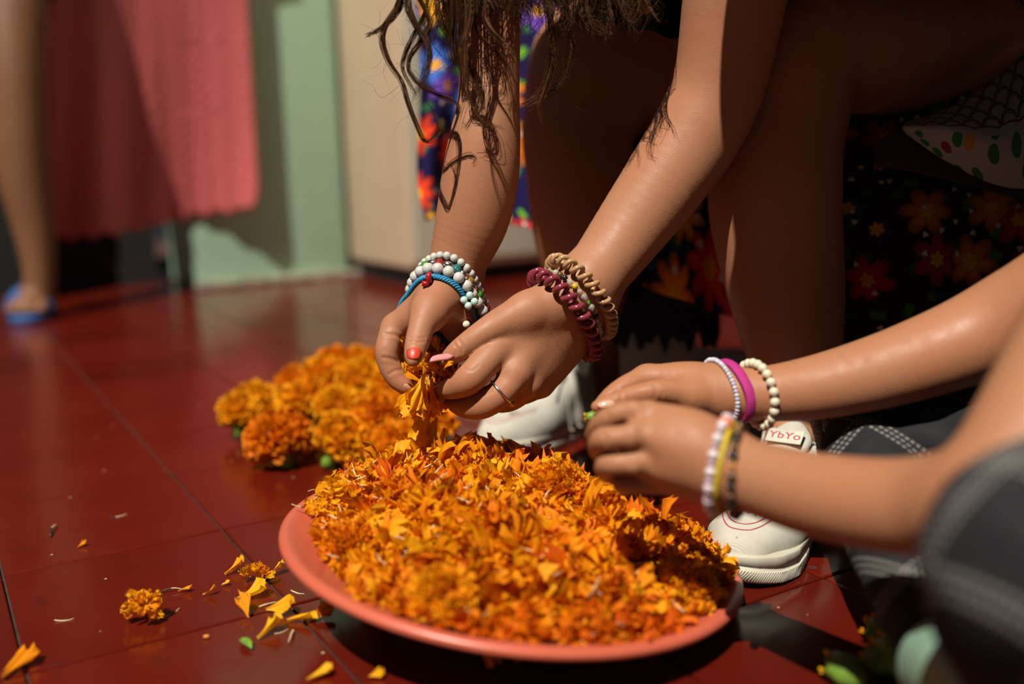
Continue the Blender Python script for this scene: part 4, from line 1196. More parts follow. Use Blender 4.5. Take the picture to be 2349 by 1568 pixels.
# ankle and mint shoe
M['mintrub'] = plain('mint_rubber', (.22, .38, .28, 1), .5, .08, 20)
fa, fb = P(2150, 1500, .70), P(2260, 1580, .62)
sh = np.array([P(2185, 1555, .68), P(2330, 1640, .58)]); sh[:, 2] = np.maximum(sh[:, 2], .03)
shoe_b = Body(wchain([(sh[0] + [0, 0, .004], .030), ((sh[0] + sh[1]) / 2 + [0, 0, .006], .032), (sh[1], .028)], .02))
lo, hi = shoe_b.bounds(); V, Fc = surface(shoe_b, lo, hi, .003); V[:, 2] = np.maximum(V[:, 2], .002)
so = sh[0].copy(); so[2] = 0
msh = thing('slip_on_shoe', so, 'mint green rubber shoe at the bottom right under the jeans', 'shoe')
obj('shoe_upper', V, Fc, M['mintrub'], msh)
pts = spline([sh[0] + [-.026, -.012, -.012], sh[0] + [0, -.03, -.012], (sh[0] + sh[1]) / 2 + [.01, -.034, -.012], sh[1] + [0, -.03, -.012]], 20); MB().tube(pts, .004, 8).build('sole_band', plain('pale_mint_band', (.42, .58, .46, 1), .5), msh)

# ------------------------------------------------------------------ canvas sneakers
def canvas():
    t = NT('white_canvas'); co = t.obco()
    vo = t.n('ShaderNodeTexVoronoi'); vo.inputs['Scale'].default_value = 170; t.set(vo, 'Vector', co); cc = t.n('ShaderNodeSeparateColor'); t.set(cc, 0, vo.outputs['Color'])
    m_ = t.math('MULTIPLY', t.math('LESS_THAN', vo.outputs['Distance'], .16), t.math('LESS_THAN', cc.outputs[0], .16))
    base = t.ramp(t.noise(28, 5), [(.3, (.40, .38, .32, 1)), (.7, (.50, .48, .42, 1))])
    t.base(t.mix(t.math('MULTIPLY', m_, .8), base, (.16, .12, .08, 1))); t.p(Roughness=.9)
    wv = t.n('ShaderNodeTexWave'); wv.inputs['Scale'].default_value = 260; t.set(wv, 'Vector', co)
    t.bump(t.math('ADD', wv.outputs['Color'], t.noise(60, 4)), .3, .0010); return t.m
M['canvas'] = canvas()
M['rubber'] = plain('white_rubber', (.50, .47, .38, 1), .55, .10, 40)
M['lace'] = plain('white_lace', (.60, .57, .48, 1), .85, .08, 80)
M['redthread'] = plain('red_thread', (.38, .02, .07, 1), .8)
M['frayed'] = plain('frayed_canvas', (.44, .40, .31, 1), .95, .25, 200)
def rubber_spotted():
    t = NT('dirty_rubber'); co = t.obco()
    vo = t.n('ShaderNodeTexVoronoi'); vo.inputs['Scale'].default_value = 130; t.set(vo, 'Vector', co); cc = t.n('ShaderNodeSeparateColor'); t.set(cc, 0, vo.outputs['Color'])
    m_ = t.math('MULTIPLY', t.math('LESS_THAN', vo.outputs['Distance'], .22), t.math('LESS_THAN', cc.outputs[0], .22))
    t.base(t.mix(m_, t.mix(t.noise(30), (.52, .49, .40, 1), (.40, .37, .29, 1)), (.16, .08, .03, 1))); t.p(Roughness=.6); return t.m
M['spotted'] = rubber_spotted()
def sneaker(toe, heel, lift, label, bow=True):
    toe = np.asarray(toe, float); heel = np.asarray(heel, float)
    X = toe - heel; X[2] = 0; L = np.linalg.norm(X); X = X / L; Y = np.cross(ZV, X)
    root = thing('sneaker', heel, label, 'shoe')
    root.rotation_euler = (0, 0, math.atan2(X[1], X[0])); sc = L / .27; root.scale = (sc, sc * 1.1, sc * lift)
    LL = .27
    def o_(name, V, Fc, mat, par=root, smooth=True): return link(name, mesh_from(name, V, Fc, smooth), mat, par)
    # sole: half widths along the length
    xs = np.array([0, .01, .03, .07, .12, .17, .21, .24, .26, .27]); wi = np.array([.0, .022, .031, .034, .036, .044, .046, .038, .022, 0])
    def outline(k=72):
        u = np.linspace(0, math.pi, k // 2); x = LL * (1 - np.cos(u)) / 2; w = np.interp(x, xs, wi)
        return np.concatenate([np.stack([x, w], 1), np.stack([x[-2:0:-1], -w[-2:0:-1]], 1)])
    ol = outline(); ctr = np.array([.135, 0])
    def rings(levels):
        V = []; 
        for z, off in levels:
            dv = ol - ctr; ln = np.linalg.norm(dv, axis=1, keepdims=True)
            q = ol + dv / ln * off
            zz = z + .010 * np.clip((q[:, 0] - .21) / .06, 0, 1) ** 2 * (1 if z < .02 else .6)
            V.append(np.concatenate([q, zz[:, None]], 1))
        V = np.concatenate(V); m_ = len(ol); Fc = []
        for i in range(len(levels) - 1):
            for j in range(m_): Fc.append((i * m_ + j, i * m_ + (j + 1) % m_, (i + 1) * m_ + (j + 1) % m_, (i + 1) * m_ + j))
        return V, Fc, m_
    V, Fc, m_ = rings([(0, -.004), (.002, 0), (.0165, .001), (.0172, -.001), (.018, .0012), (.030, .0018), (.0315, .0008), (.0315, -.006)])
    Fc.append(tuple(range(m_ - 1, -1, -1))); Fc.append(tuple(7 * m_ + j for j in range(m_)))
    o_('rubber_sole', V, Fc, M['spotted'])
    # hatched toe bumper: little diagonal ridges standing proud of the front of the sole
    mb = MB()
    fr_ = [i for i in range(len(ol)) if ol[i, 0] > .175]
    fr_ = sorted(fr_, key=lambda i: math.atan2(ol[i, 1], ol[i, 0] - .135))
    po = spline(np.array([[ol[i, 0], ol[i, 1], 0] for i in fr_]), 90)
    for i in range(2, 86):
        a = po[i]; b = po[i + 3]; d = unit(np.array([a[0] - .135, a[1], 0])) * .0016
        za = .003 + .010 * max(0, min(1, (a[0] - .21) / .06)) ** 2; zb = .0155 + .008 * max(0, min(1, (b[0] - .21) / .06)) ** 2
        mb.tube([a + d + [0, 0, za], b + d + [0, 0, zb]], .0007, 4)
    V = np.concatenate(mb.V); bo = o_('toe_bumper', V, mb.F, M['rubber']); bo['kind'] = 'stuff'
    # upper
    sq = np.array([1, 1 / 1.28, 1])
    up_ = wchain([((.238, 0, .034), .022), ((.205, 0, .040), .031), ((.16, 0, .046), .033), ((.115, 0, .062), .031), ((.075, 0, .072), .030)], .012) + wchain([((.045, 0, .045), .034), ((.042, 0, .085), .031), ((.048, 0, .105), .030)], .02) + wchain([((.19, 0, .03), .030), ((.05, 0, .03), .030)], .02)
    cut = [Cone((.052, 0, .085), (.046, 0, .19), .026, .034, .006)]
    B_ = Body(up_, [], .005, cut)
    def f(p):
        d = B_(p * sq)
        d = np.maximum(d, .024 - p[:, 2]); d = np.maximum(d, p[:, 2] - (.108 - .10 * np.clip(p[:, 0] - .05, -.03, .05)))
        return d
    V, Fc = surface(f, (-.01, -.06, .015), (.28, .06, .15), .0022)
    o_('canvas_upper', V, Fc, M['canvas'])
    def drop(x, y, off=.0006):
        zs = np.linspace(.16, .024, 300); d = f(np.stack([np.full(300, x), np.full(300, y), zs], 1)); i = int(np.argmax(d < 0)) if (d < 0).any() else 299
        return np.array([x, y, zs[i] + off])
    # red double stitching round the toe cap
    for k, (xf, w) in enumerate(((.232, .032), (.239, .034))):
        ys = np.linspace(-w, w, 24); pts = [drop(xf - .055 * abs(y / w) ** 2.5 + .006 * (1 - (y / w) ** 2), y, .0004) for y in ys]
        V, Fc = tube_mesh(pts, .0006, 5); o_('stitching', V, Fc, M['redthread'])
    # side seams of the quarter
    for sg in (-1, 1):
        for xa, xb in ((.128, .105), (.098, .080)):
            pts = []
            for v in np.linspace(0, 1, 16):
                y0 = sg * (.016 + .03 * v); pts.append(drop(xa + (xb - xa) * v, y0, .0004))
            V, Fc = tube_mesh(pts, .0011, 5); o_('seam', V, Fc, M['frayed'])
    # frayed toe seam
    mb = MB(); rr = random.Random(4)
    for k in range(60):
        y = rr.uniform(-.022, .022); q = drop(.222 - 4 * y * y * 4 + rr.uniform(-.004, .004), y, 0)
        mb.tube([q, q + np.array([rr.uniform(-.004, .006), rr.uniform(-.005, .005), rr.uniform(.001, .006)])], .0005, 3)
    fo = o_('frayed_threads', np.concatenate(mb.V), mb.F, M['frayed']); fo['kind'] = 'stuff'
    # eyestays and eyelets
    for sgn in (-1, 1):
        Pn = np.zeros((24, 7, 3))
        for i in range(24):
            x = .155 - i / 23 * .085
            for j in range(7):
                Pn[i, j] = drop(x, sgn * (.008 + .004 * i / 23 + j * .0026), .0016 if 0 < j < 6 else .0006)
        if sgn < 0: Pn = Pn[:, ::-1]
        lay_ = Pn
        nu_, nv_ = lay_.shape[:2]; o_('eyestay', lay_.reshape(-1, 3), grid_faces(nu_, nv_)[:, ::-1], M['canvas'])
    eye = [[drop(.150 - k * .018, sg * (.013 + .0022 * k), .0022) for k in range(5)] for sg in (-1, 1)]
    for sgi in (0, 1):
        for q in eye[sgi]:
            a = np.linspace(0, 2 * math.pi, 13)[:-1]
            V, Fc = tube_mesh([q + np.array([.0028 * math.cos(t_), .0028 * math.sin(t_), 0]) for t_ in a], .0008, 6, True); o_('eyelet', V, Fc, M['seed'] if False else M['frayed'])
    # tongue
    Pn = np.zeros((13, 18, 3))
    for i in range(13):
        u = -1 + i / 6
        for j in range(18):
            v = j / 17; x = .150 - v * .078 - max(0, v - .7) * .03; z = drop(max(.108, x), 0)[2] + .0015 + max(0, v - .45) * .055
            w = .012 + .014 * v
            Pn[i, j] = (x + .006 * u * u * v, u * w * (1 - .25 * max(0, (v - .85) / .15) ** 2), z - .012 * u * u * (.4 + v))
    tg = sheet('tongue', Pn, M['canvas'], None, .003); tg.parent = root
    # stitched label on the tongue
    c0 = Pn[6, 12]; ty = unit(Pn[6, 14] - Pn[6, 10]); tx = np.array([0, 1.0, 0]); tn = unit(np.cross(tx, ty)) * 1.0
    if tn[0] < 0: tn = -tn
    lb = MB().box(c0 + tn * .0032, .036, .021, .0014, tx, ty, tn, .0004)
    lo_ = o_('tongue_label', np.concatenate(lb.V), lb.F, M['rubber'])
    mbs = MB(); k_ = 14
    for a in range(k_):
        for sy in (-1, 1): mbs.box(c0 + tn * .0040 + tx * (-.0165 + .033 * a / (k_ - 1)) + ty * sy * .0092, .0011, .0004, .0004, tx, ty, tn)
    st_ = o_('label_stitching', np.concatenate(mbs.V), mbs.F, M['frayed'], lo_); st_['kind'] = 'stuff'
    cu = bpy.data.curves.new('label_lettering', 'FONT'); cu.body = 'YbYo'; cu.size = .0145; cu.align_x = 'CENTER'; cu.align_y = 'CENTER'; cu.extrude = .0002
    to = bpy.data.objects.new('tmp_text', cu); COL.objects.link(to); bpy.context.view_layer.update()
    me = bpy.data.meshes.new_from_object(to.evaluated_get(bpy.context.evaluated_depsgraph_get())); bpy.data.objects.remove(to)
    me.name = 'label_lettering'; me.materials.clear(); me.materials.append(M['redthread'])
    lt = bpy.data.objects.new('label_lettering', me); COL.objects.link(lt); lt.parent = lo_
    rx = tx; ry = np.cross(tn, tx); q = c0 + tn * .0040
    lt.matrix_local = Matrix([[rx[i], ry[i], tn[i], q[i]] for i in range(3)] + [[0, 0, 0, 1]])
    # laces
    mb = MB()
    for k in range(5):
        a, b = eye[0][k], eye[1][k]; mid = (a + b) / 2 + [0, 0, .004]
        mb.tube(spline([a, mid, b], 12), .0022, 6, flat=.45)
        if k < 4:
            for p_, q_ in ((eye[0][k], eye[1][k + 1]), (eye[1][k], eye[0][k + 1])):
                m2 = (p_ + q_) / 2 + [0, 0, .0055]; mb.tube(spline([p_, m2, q_], 12), .0021, 6, flat=.45)
    top_ = (eye[0][4] + eye[1][4]) / 2 + np.array([.004, 0, .008])
    if bow: mb.ball(top_, .005, 10, 7, (1, 1.2, .9))
    for sg in ((-1, 1) if bow else ()):
        mb.tube(spline([top_, top_ + [.010, sg * .018, .010], top_ + [.030, sg * .030, -.004], top_ + [.036, sg * .018, -.012], top_ + [.018, sg * .008, -.004], top_], 30), .0022, 6, flat=.5)
        mb.tube(spline([top_, top_ + [.016, sg * .022, .004], top_ + [.046, sg * .034, -.016], top_ + [.062, sg * .040, -.034]], 20), .0020, 6, flat=.6)
    lc = o_('laces', np.concatenate(mb.V), mb.F, M['lace'])
    return root
sneaker(onfloor(1672, 1352), onfloor(1852, 1160), .98, 'white canvas sneaker with red stitching and tongue label just right of the plate', False)
sneaker(onfloor(1105, 1072), onfloor(1345, 980), 1.15, 'white canvas sneaker with a tied lace bow behind the heap of petals')

# ------------------------------------------------------------------ bystander on the left, blue slide sandal
bz = onfloor(70, 736); bd = project(bz)[2] / S
def slide_axis(dx, dd):
    heel = onfloor(92 + dx, 704); fr2 = onfloor(50 + dx, 757)
    if dd: heel = heel + FW * dd * S; fr2 = fr2 + FW * dd * S
    heel[2] = fr2[2] = 0; X = unit(fr2 - heel); return (heel + fr2) / 2, X, np.cross(ZV, X)
def bleg(dx, dd):
    c, X, Y = slide_axis(dx, dd)
    return chain([(30 + dx, -480, bd + dd + .1, 88), (32 + dx, -150, bd + dd + .05, 82), (34 + dx, 120, bd + dd, 66), (44 + dx, 270, bd + dd, 60), (56 + dx, 400, bd + dd + .02, 58), (78 + dx, 520, bd + dd + .04, 46), (90 + dx, 610, bd + dd + .05, 36), (92 + dx, 680, bd + dd + .06, 34)], .03) \
        + wchain([(c - X * .085 + ZV * .050, .032), (c - X * .03 + ZV * .050, .031), (c + X * .05 + ZV * .036, .026)], .02) + wchain([(c + X * .045 + Y * .022 + ZV * .034, .020), (c + X * .045 - Y * .022 + ZV * .034, .020)], .01)
def toes(dx, dd):
    c, X, Y = slide_axis(dx, dd)
    return [wchain([(c + X * .05 + Y * o + ZV * .033, .011 if o < .03 else .013), (c + X * (.092 - abs(o - .02) * .35) + Y * o + ZV * .030, .010 if o < .03 else .013)], .006) for o in (-.038, -.021, -.004, .013, .034)]
hipc = P(-190, -560, bd + .12)
byb = [Body(bleg(0, 0), toes(0, 0), .006), Body(bleg(-215, .12), toes(-215, .12), .006),
       Body(wchain([(hipc, .125), (hipc + [0, .0, .22], .105), (hipc + [0, -.02, .42], .12), (hipc + [0, -.02, .55], .05), (hipc + [0, -.04, .66], .085)], .04)
            + wchain([(hipc + [.15, .0, .46], .045), (hipc + [.17, .04, .2], .038), (hipc + [.08, .14, .06], .030)], .03) + wchain([(hipc + [-.15, .0, .46], .045), (hipc + [-.17, .04, .2], .038), (hipc + [-.08, .14, .06], .030)], .03))]
V, Fc = skin_mesh('person', [(byb[0], .004), (byb[1], .006), (byb[2], .008)])
bo_ = bz.copy(); bo_[2] = 0
by = link('person', mesh_from('person', V - bo_, Fc), M['skin3'], None, bo_)
tag(by, 'bare legged person in black shorts and a blue slide standing at the left edge', 'person')
shb = Body(wchain([(hipc + [0, 0, .02], .135), (hipc + [0, 0, -.04], .125)], .04) + chain([(30, -560, bd + .1, 110), (30, -200, bd + .05, 92), (32, -40, bd + .03, 86)], .03) + chain([(-185, -560, bd + .2, 110), (-185, -60, bd + .15, 92)], .03))
lo, hi = shb.bounds(); V, Fc = surface(shb, lo, hi, .007); obj('shorts', V, Fc, M['black'], by)
V, Fc = surface(Body(wchain([(hipc + [0, 0, .1], .125), (hipc + [0, -.02, .42], .13)], .04)), hipc + [-.3, -.3, -.1], hipc + [.3, .3, .7], .009); obj('shirt', V, Fc, M['black'], by)
M['blue'] = plain('blue_rubber', (.022, .085, .26, 1), .6, .15, 40, .1)
def slide(dx, dd, label):
    heel = onfloor(92 + dx, 704); fr2 = onfloor(50 + dx, 757)
    if dd: heel = heel + FW * dd * S; fr2 = fr2 + FW * dd * S
    heel[2] = fr2[2] = 0
    X = unit(fr2 - heel); Y = np.cross(ZV, X); L = .235; c = (heel + fr2) / 2
    root = thing('slide_sandal', c, label, 'sandal')
    k = 44; V = []; Fc = []
    for z, o in ((0, -.003), (.003, 0), (.016, .0), (.019, -.003)):
        for i in range(k):
            a = 2 * math.pi * i / k; x = math.cos(a) * (L / 2 + o); w = (.046 + .006 * math.cos(a)) + o
            V.append(c + X * x + Y * math.sin(a) * w * (abs(math.sin(a)) ** -.25 if abs(math.sin(a)) > .05 else 1) + ZV * z)
    for r_ in range(3):
        for i in range(k): Fc.append((r_ * k + i, r_ * k + (i + 1) % k, (r_ + 1) * k + (i + 1) % k, (r_ + 1) * k + i))
    Fc.append(tuple(range(k - 1, -1, -1))); Fc.append(tuple(3 * k + i for i in range(k)))
    obj('footbed', V, Fc, M['blue'], root)
    Pn = np.zeros((22, 10, 3))
    for i in range(22):
        a = math.pi * i / 21
        for j in range(10):
            x = -.030 + .072 * j / 9
            Pn[i, j] = c + X * x + Y * math.cos(a) * .056 + ZV * (.012 + (.070 - .022 * j / 9) * math.sin(a) ** .7)
    st = sheet('strap', Pn, M['blue'], root, .004)
    for q in (3, 6):
        V, Fc = tube_mesh(Pn[:, q] + (Pn[:, q] - c) * .01, .0015, 5); obj('strap_ridge', V, Fc, M['blue'], st)
    return root
slide(0, 0, 'blue rubber slide sandal on the foot at the left edge')

# ------------------------------------------------------------------ bracelets, bands and the ring
M['beadwhite'] = plain('grey_white_bead', (.50, .49, .46, 1), .28, .18, 260)
M['silver'] = plain('silver_bead', (.62, .60, .57, 1), .22, .05, 50, 0, 1.0)
M['cord'] = plain('turquoise_cord', (.015, .22, .42, 1), .55, .25, 300)
M['red'] = plain('red_bead', (.36, .012, .018, 1), .25)
M['wine'] = plain('wine_coil', (.20, .028, .045, 1), .18, .08, 60)
M['tan'] = plain('tan_coil', (.42, .24, .12, 1), .16, .08, 60)
M['cream'] = plain('cream_pearl', (.62, .56, .42, 1), .22, .08, 90)
M['magenta'] = plain('magenta_band', (.36, .015, .16, 1), .8, .12, 200, .3)
M['lilac'] = plain('lilac_bead', (.50, .36, .43, 1), .3, .1, 60)
M['palelilac'] = plain('pale_bead', (.62, .54, .56, 1), .3, .1, 60)
M['coral'] = plain('coral_bead', (.75, .20, .10, 1), .3)
M['yellow'] = plain('yellow_band', (.48, .34, .012, 1), .5, .1, 80)
M['brownbead'] = plain('brown_bead', (.10, .05, .022, 1), .25, .4, 200)
M['blackbead'] = plain('black_bead', (.012, .010, .009, 1), .2)
M['bluebead'] = plain('blue_grey_bead', (.42, .45, .60, 1), .3)
M['turq'] = plain('pale_turquoise_charm', (.42, .58, .54, 1), .3, .1, 80)
M['gold'] = plain('gold_metal', (.70, .42, .14, 1), .25, .1, 60, 0, 1.0)
def glassmat(name, c):
    t = NT(name); t.base(c); t.p(Roughness=.08); t.b.inputs['Transmission Weight'].default_value = .75; t.b.inputs['IOR'].default_value = 1.45; return t.m
M['clear'] = glassmat('clear_bead', (.85, .80, .74, 1)); M['amber'] = glassmat('amber_bead', (.85, .45, .10, 1)); M['green_glass'] = glassmat('green_bead', (.25, .75, .12, 1)); M['teal_glass'] = glassmat('teal_bead', (.10, .45, .45, 1)); M['redglass'] = glassmat('red_glass_bead', (.7, .08, .06, 1))
_bead = {}
def bead_me(mat, shape=(1, 1, 1)):
    k = (mat, shape)
    if k not in _bead:
        V, Fc = ball_mesh(1.0, 14, 9); me = mesh_from('bead', V * np.array(shape), Fc); me.materials.append(M[mat]); _bead[k] = me
    return _bead[k]
def loop_pts(f, c, n, off, count=240):
    pts, dirs = wrap(f, c, n, count, off); return pts, dirs
def evenly(pts, step):
    q = np.vstack([pts, pts[:1]]); L = np.concatenate([[0], np.cumsum(np.linalg.norm(np.diff(q, axis=0), axis=1))])
    n = max(6, int(round(L[-1] / step))); t_ = np.arange(n) * L[-1] / n
    return np.stack([np.interp(t_, L, q[:, k]) for k in range(3)], 1), n
def frame_at(P_, i, nrm):
    t_ = unit(P_[(i + 1) % len(P_)] - P_[i - 1]); o = unit(nrm - t_ * (nrm @ t_)); return np.stack([np.cross(o, t_), t_, o], 1)
def bead_bracelet(name, f, c, n, r, pattern, label, off=None, group=None, elong=1.0, extra=None):
    """pattern: list of (material, radius factor, shape)"""
    off = r * .92 if off is None else off
    pts, dirs = loop_pts(f, c, n, off); q, k = evenly(pts, r * 2.02 * elong)
    root = thing(name, c, label, 'bracelet', group)
    V, Fc = tube_mesh(pts - np.asarray(c), .0005, 5, True); link('string', mesh_from('string', V, Fc), M['straw'], root)
    for i in range(k):
        mt, rf, shp = pattern[i % len(pattern)] if not callable(pattern) else pattern(i, k)
        o = bpy.data.objects.new('bead', bead_me(mt, shp)); COL.objects.link(o); o.parent = root
        fr_ = frame_at(q, i, unit(n)); p_ = q[i] - np.asarray(c)
        o.matrix_local = Matrix([[fr_[a][b] * r * rf for b in range(3)] + [p_[a]] for a in range(3)] + [[0, 0, 0, 1]])
    return root, q
RD = (1, 1, 1); OV = (.8, 1.15, .8)
def camvec(r, u, t_): return unit(RT * r + UP * u + TOCAM * t_)
nR = camvec(-.447 * .80, -.89 * .80, .58)
bead_bracelet('bead_bracelet', armR, P(1038, 662, 1.060), nR, PXR(9.2, 1.03), [('beadwhite', 1, RD)], 'bracelet of small grey white beads, highest on the far wrist')
sp_ = [('silver', 1, OV), ('green_glass', .95, RD), ('silver', 1, OV), ('amber', .95, RD), ('silver', 1, OV), ('teal_glass', .95, RD), ('silver', 1, OV), ('redglass', .9, RD)]
bead_bracelet('bead_bracelet', armR, P(1031, 674, 1.056), nR, PXR(12, 1.03), sp_, 'bracelet of silver and coloured glass beads between the two white ones', PXR(12, 1.03), None, .9)
br, q = bead_bracelet('bead_bracelet', armR, P(1024, 688, 1.052), nR, PXR(13.5, 1.03), [('beadwhite', 1, RD)], 'bracelet of larger white beads with a pale turquoise butterfly charm')
# butterfly charm and red tassel beads
cc = at_skin(armR, 1076, 690, 1.03, PXR(16, 1.03))
mb = MB(); rx, ry = RT * .6 - UP * .8, RT * .8 + UP * .6
for a, b in ((-9, 9), (9, 9), (-8, -8), (8, -8)): mb.ball(cc + rx * PXR(a, 1.03) + ry * PXR(b, 1.03) + TOCAM * .002, PXR(9, 1.03), 10, 7, (1, 1, 1))
mb.build('butterfly_charm', M['turq'], br)
cc = at_skin(armR, 984, 648, 1.03, PXR(7, 1.03)); mb = MB()
mb.tube([cc, cc + UP * PXR(14, 1.03) - RT * PXR(1, 1), cc + UP * PXR(24, 1.03) + RT * PXR(1, 1)], [.0022, .0028, .0016], 8); mb.tube([cc - UP * .001, cc - RT * PXR(16, 1) - UP * PXR(2, 1)], [.0022, .0024], 8); mb.build('red_tassel', M['red'], br)
# turquoise braided cord
nC = camvec(-.30, -.66, .69); cC = P(1003, 708, 1.045)
pts, dirs = loop_pts(armR, cC, nC, .0016)
cr = thing('cord_bracelet', cC, 'turquoise braided cord bracelet low on the far wrist with a white bead', 'bracelet')
nn = unit(nC); Ls = np.concatenate([[0], np.cumsum(np.linalg.norm(np.diff(np.vstack([pts, pts[:1]]), axis=0), axis=1))])[:-1]
q2, k2 = evenly(pts, .0006); out = q2 - cC; out = out - nn * (out @ nn)[:, None]; out /= np.linalg.norm(out, axis=1, keepdims=True)
for s_ in range(3):
    ph = np.arange(k2) / k2 * 2 * math.pi * round(k2 * .0006 / .0075) + s_ * 2.094
    V, Fc = tube_mesh(q2 + out * (.0011 * np.cos(ph))[:, None] + nn * (.0017 * np.sin(ph))[:, None] - cC, .0011, 6, True)
    link('cord_strand', mesh_from('cord_strand', V, Fc), M['cord'], cr)
cc = at_skin(armR, 1070, 744, 1.04, .003); mb = MB(); mb.ball(cc + TOCAM * .001, PXR(9, 1.03), 14, 9); mb.build('white_bead', M['cream'], cr)
for k in range(6):
    c_ = at_skin(armR, 1062 + k * 3.2, 704 + k * 7.0, 1.04, .002); MB().ball(c_ + RT * .003, PXR(4.6, 1.03), 10, 7).build('red_bead', M['red'], cr)

def coil(f, c, n, hr_, tr_, pitch, mat, label):
    pts, dirs = loop_pts(f, c, n, hr_ * .80 + tr_); q, k = evenly(pts, .0006)
    root = thing('spiral_hair_tie', c, label, 'hair tie'); nn = unit(n)
    out = q - np.asarray(c); out = out - nn * (out @ nn)[:, None]; out /= np.linalg.norm(out, axis=1, keepdims=True)
    ph = np.arange(k) / k * 2 * math.pi * round(k * .0006 / pitch)
    V, Fc = tube_mesh(q + out * (hr_ * np.cos(ph))[:, None] + nn * (hr_ * np.sin(ph))[:, None] - np.asarray(c), tr_, 8, True)
    link('coil', mesh_from('coil', V, Fc), M[mat], root); return root
nL = camvec(-.70, -.66, .24)
coil(armL, P(1282, 702, 1.045), nL, .0046, .0026, .0105, 'wine', 'wine red spiral hair tie worn next to the hand on the near wrist')
coil(armL, P(1322, 660, 1.048), nL, .0042, .0022, .0090, 'tan', 'tan spiral hair tie worn higher on the near wrist')
cl_ = [('clear', 1, RD), ('clear', .8, RD), ('yellow', .9, RD), ('clear', .9, RD), ('blackbead', .9, RD), ('brownbead', 1, RD), ('clear', 1, RD), ('green_glass', .6, RD)]
bead_bracelet('bead_bracelet', armL, P(1302, 682, 1.047), nL, PXR(8, 1.0), cl_, 'clear, yellow and brown bead bracelet between the two spiral hair ties')

nF = camvec(-.94, -.17, .30)
bead_bracelet('bead_bracelet', armK, P(1648, 898, .945), nF, PXR(6.2, .9), [('palelilac', 1, (1, .8, 1)), ('bluebead', 1, (1, .8, 1))], 'thin pale blue and white bead bracelet next to the hand on the child\'s far wrist', None, None, .72)
cB = P(1682, 902, .940); pts, dirs = loop_pts(armK, cB, nF, .0005, 120); nn = unit(nF); w_ = PXR(13, .91)
prof_ = [(-1, .0), (-.9, .0016), (-.4, .0026), (.4, .0026), (.9, .0016), (1, .0)]
V = np.concatenate([pts + nn * (a * w_) + dirs * b for a, b in prof_]); Fc = []
for i in range(len(prof_)):
    i2 = (i + 1) % len(prof_)
    for j in range(120): Fc.append((i * 120 + j, i * 120 + (j + 1) % 120, i2 * 120 + (j + 1) % 120, i2 * 120 + j))
bd_ = link('wrist_band', mesh_from('wrist_band', V - cB, Fc), M['magenta'], None, cB); tag(bd_, 'magenta elastic band on the child\'s far wrist', 'band')
bead_bracelet('bead_bracelet', armK, P(1736, 905, .935), camvec(-.95, -.13, .22), PXR(11.5, .9), [('cream', 1, RD)], 'cream pearl bracelet higher up the child\'s far wrist')
nQ = camvec(-.90, .16, -.40)
def lil(i, k): return ('palelilac', 1, RD) if i % 2 else ('lilac', .82, (1, .6, 1))
bQ, q = bead_bracelet('bead_bracelet', armQ, P(1652, 1070, .772), nQ, PXR(12.5, .75), lil, 'lilac and white bead bracelet with one coral bead on the child\'s near wrist', None, None, .80)
MB().ball(at_skin(armQ, 1664, 975, .76, PXR(8, .75)) + UP * .001, PXR(18, .75), 16, 11).build('coral_bead', M['coral'], bQ)
cY = P(1668, 1072, .770); pts, dirs = loop_pts(armQ, cY, nQ, .0014); 
V, Fc = tube_mesh(pts - cY, .0021, 8, True); yb_ = link('rubber_band', mesh_from('rubber_band', V, Fc), M['yellow'], None, cY); tag(yb_, 'thin yellow rubber band on the child\'s near wrist', 'band')
def brb(i, k): return [('blackbead', 1, RD), ('brownbead', .8, RD), ('blackbead', .9, RD), ('brownbead', 1.05, RD), ('amber', .7, RD)][i % 5]
bead_bracelet('bead_bracelet', armQ, P(1692, 1082, .765), camvec(-.93, .05, -.34), PXR(12, .75), brb, 'dark brown and black bead bracelet nearest the child\'s elbow')
# finger ring
cG = P(1150, 912, 1.012); ax_ = unit(P(1108, 926, 1.015) - P(1185, 858, 1.015))
fing = Body(L_dig[2], [], .004); cG = P(1148, 896, 1.012)
pts, dirs = loop_pts(fing, cG, ax_, .0007, 60)
rg = thing('finger_ring', cG, 'thin silver and gold ring on the middle finger of the near hand', 'ring')
V, Fc = tube_mesh(pts - cG, .0011, 8, True); link('ring_band', mesh_from('ring_band', V, Fc), M['silver'], rg)
kk = int(np.argmin([project(p_)[0] * -.5 - project(p_)[1] for p_ in pts])); MB().ball(pts[kk], .0026, 12, 8).build('ring_stone', M['gold'], rg)

# ------------------------------------------------------------------ flowers in the hands, falling petals
hd = P(992, 840, 1.085)
hf_ = flower(hd, PXR(58, 1.085), (1.1, -.3), .4, 'half plucked marigold held between the two hands', None, 3)
hold_c = P(985, 872, 1.055)
pl = thing('petal_bunch', hold_c, 'bunch of yellow orange petals being pulled off between the fingertips', 'petals')
dn = -UP
def child_petal(par, loc, axis, spread, s_, k):
    f_ = rand_frames(1, np.asarray(axis)[None], spread, RNG)[0]
    o = bpy.data.objects.new('petal', SP[k % 12]); COL.objects.link(o); o.parent = par
    p_ = np.asarray(loc) - origin_of(par)
    o.matrix_local = Matrix([[f_[a][b] * s_ for b in range(3)] + [p_[a]] for a in range(3)] + [[0, 0, 0, 1]])
for k in range(26):
    child_petal(pl, P(980 + random.gauss(0, 8), 872 + random.gauss(0, 6), 1.05 + random.gauss(0, .012)), dn + RT * random.gauss(-.02, .30) + TOCAM * random.gauss(.1, .35), .12, random.uniform(.026, .037), k)
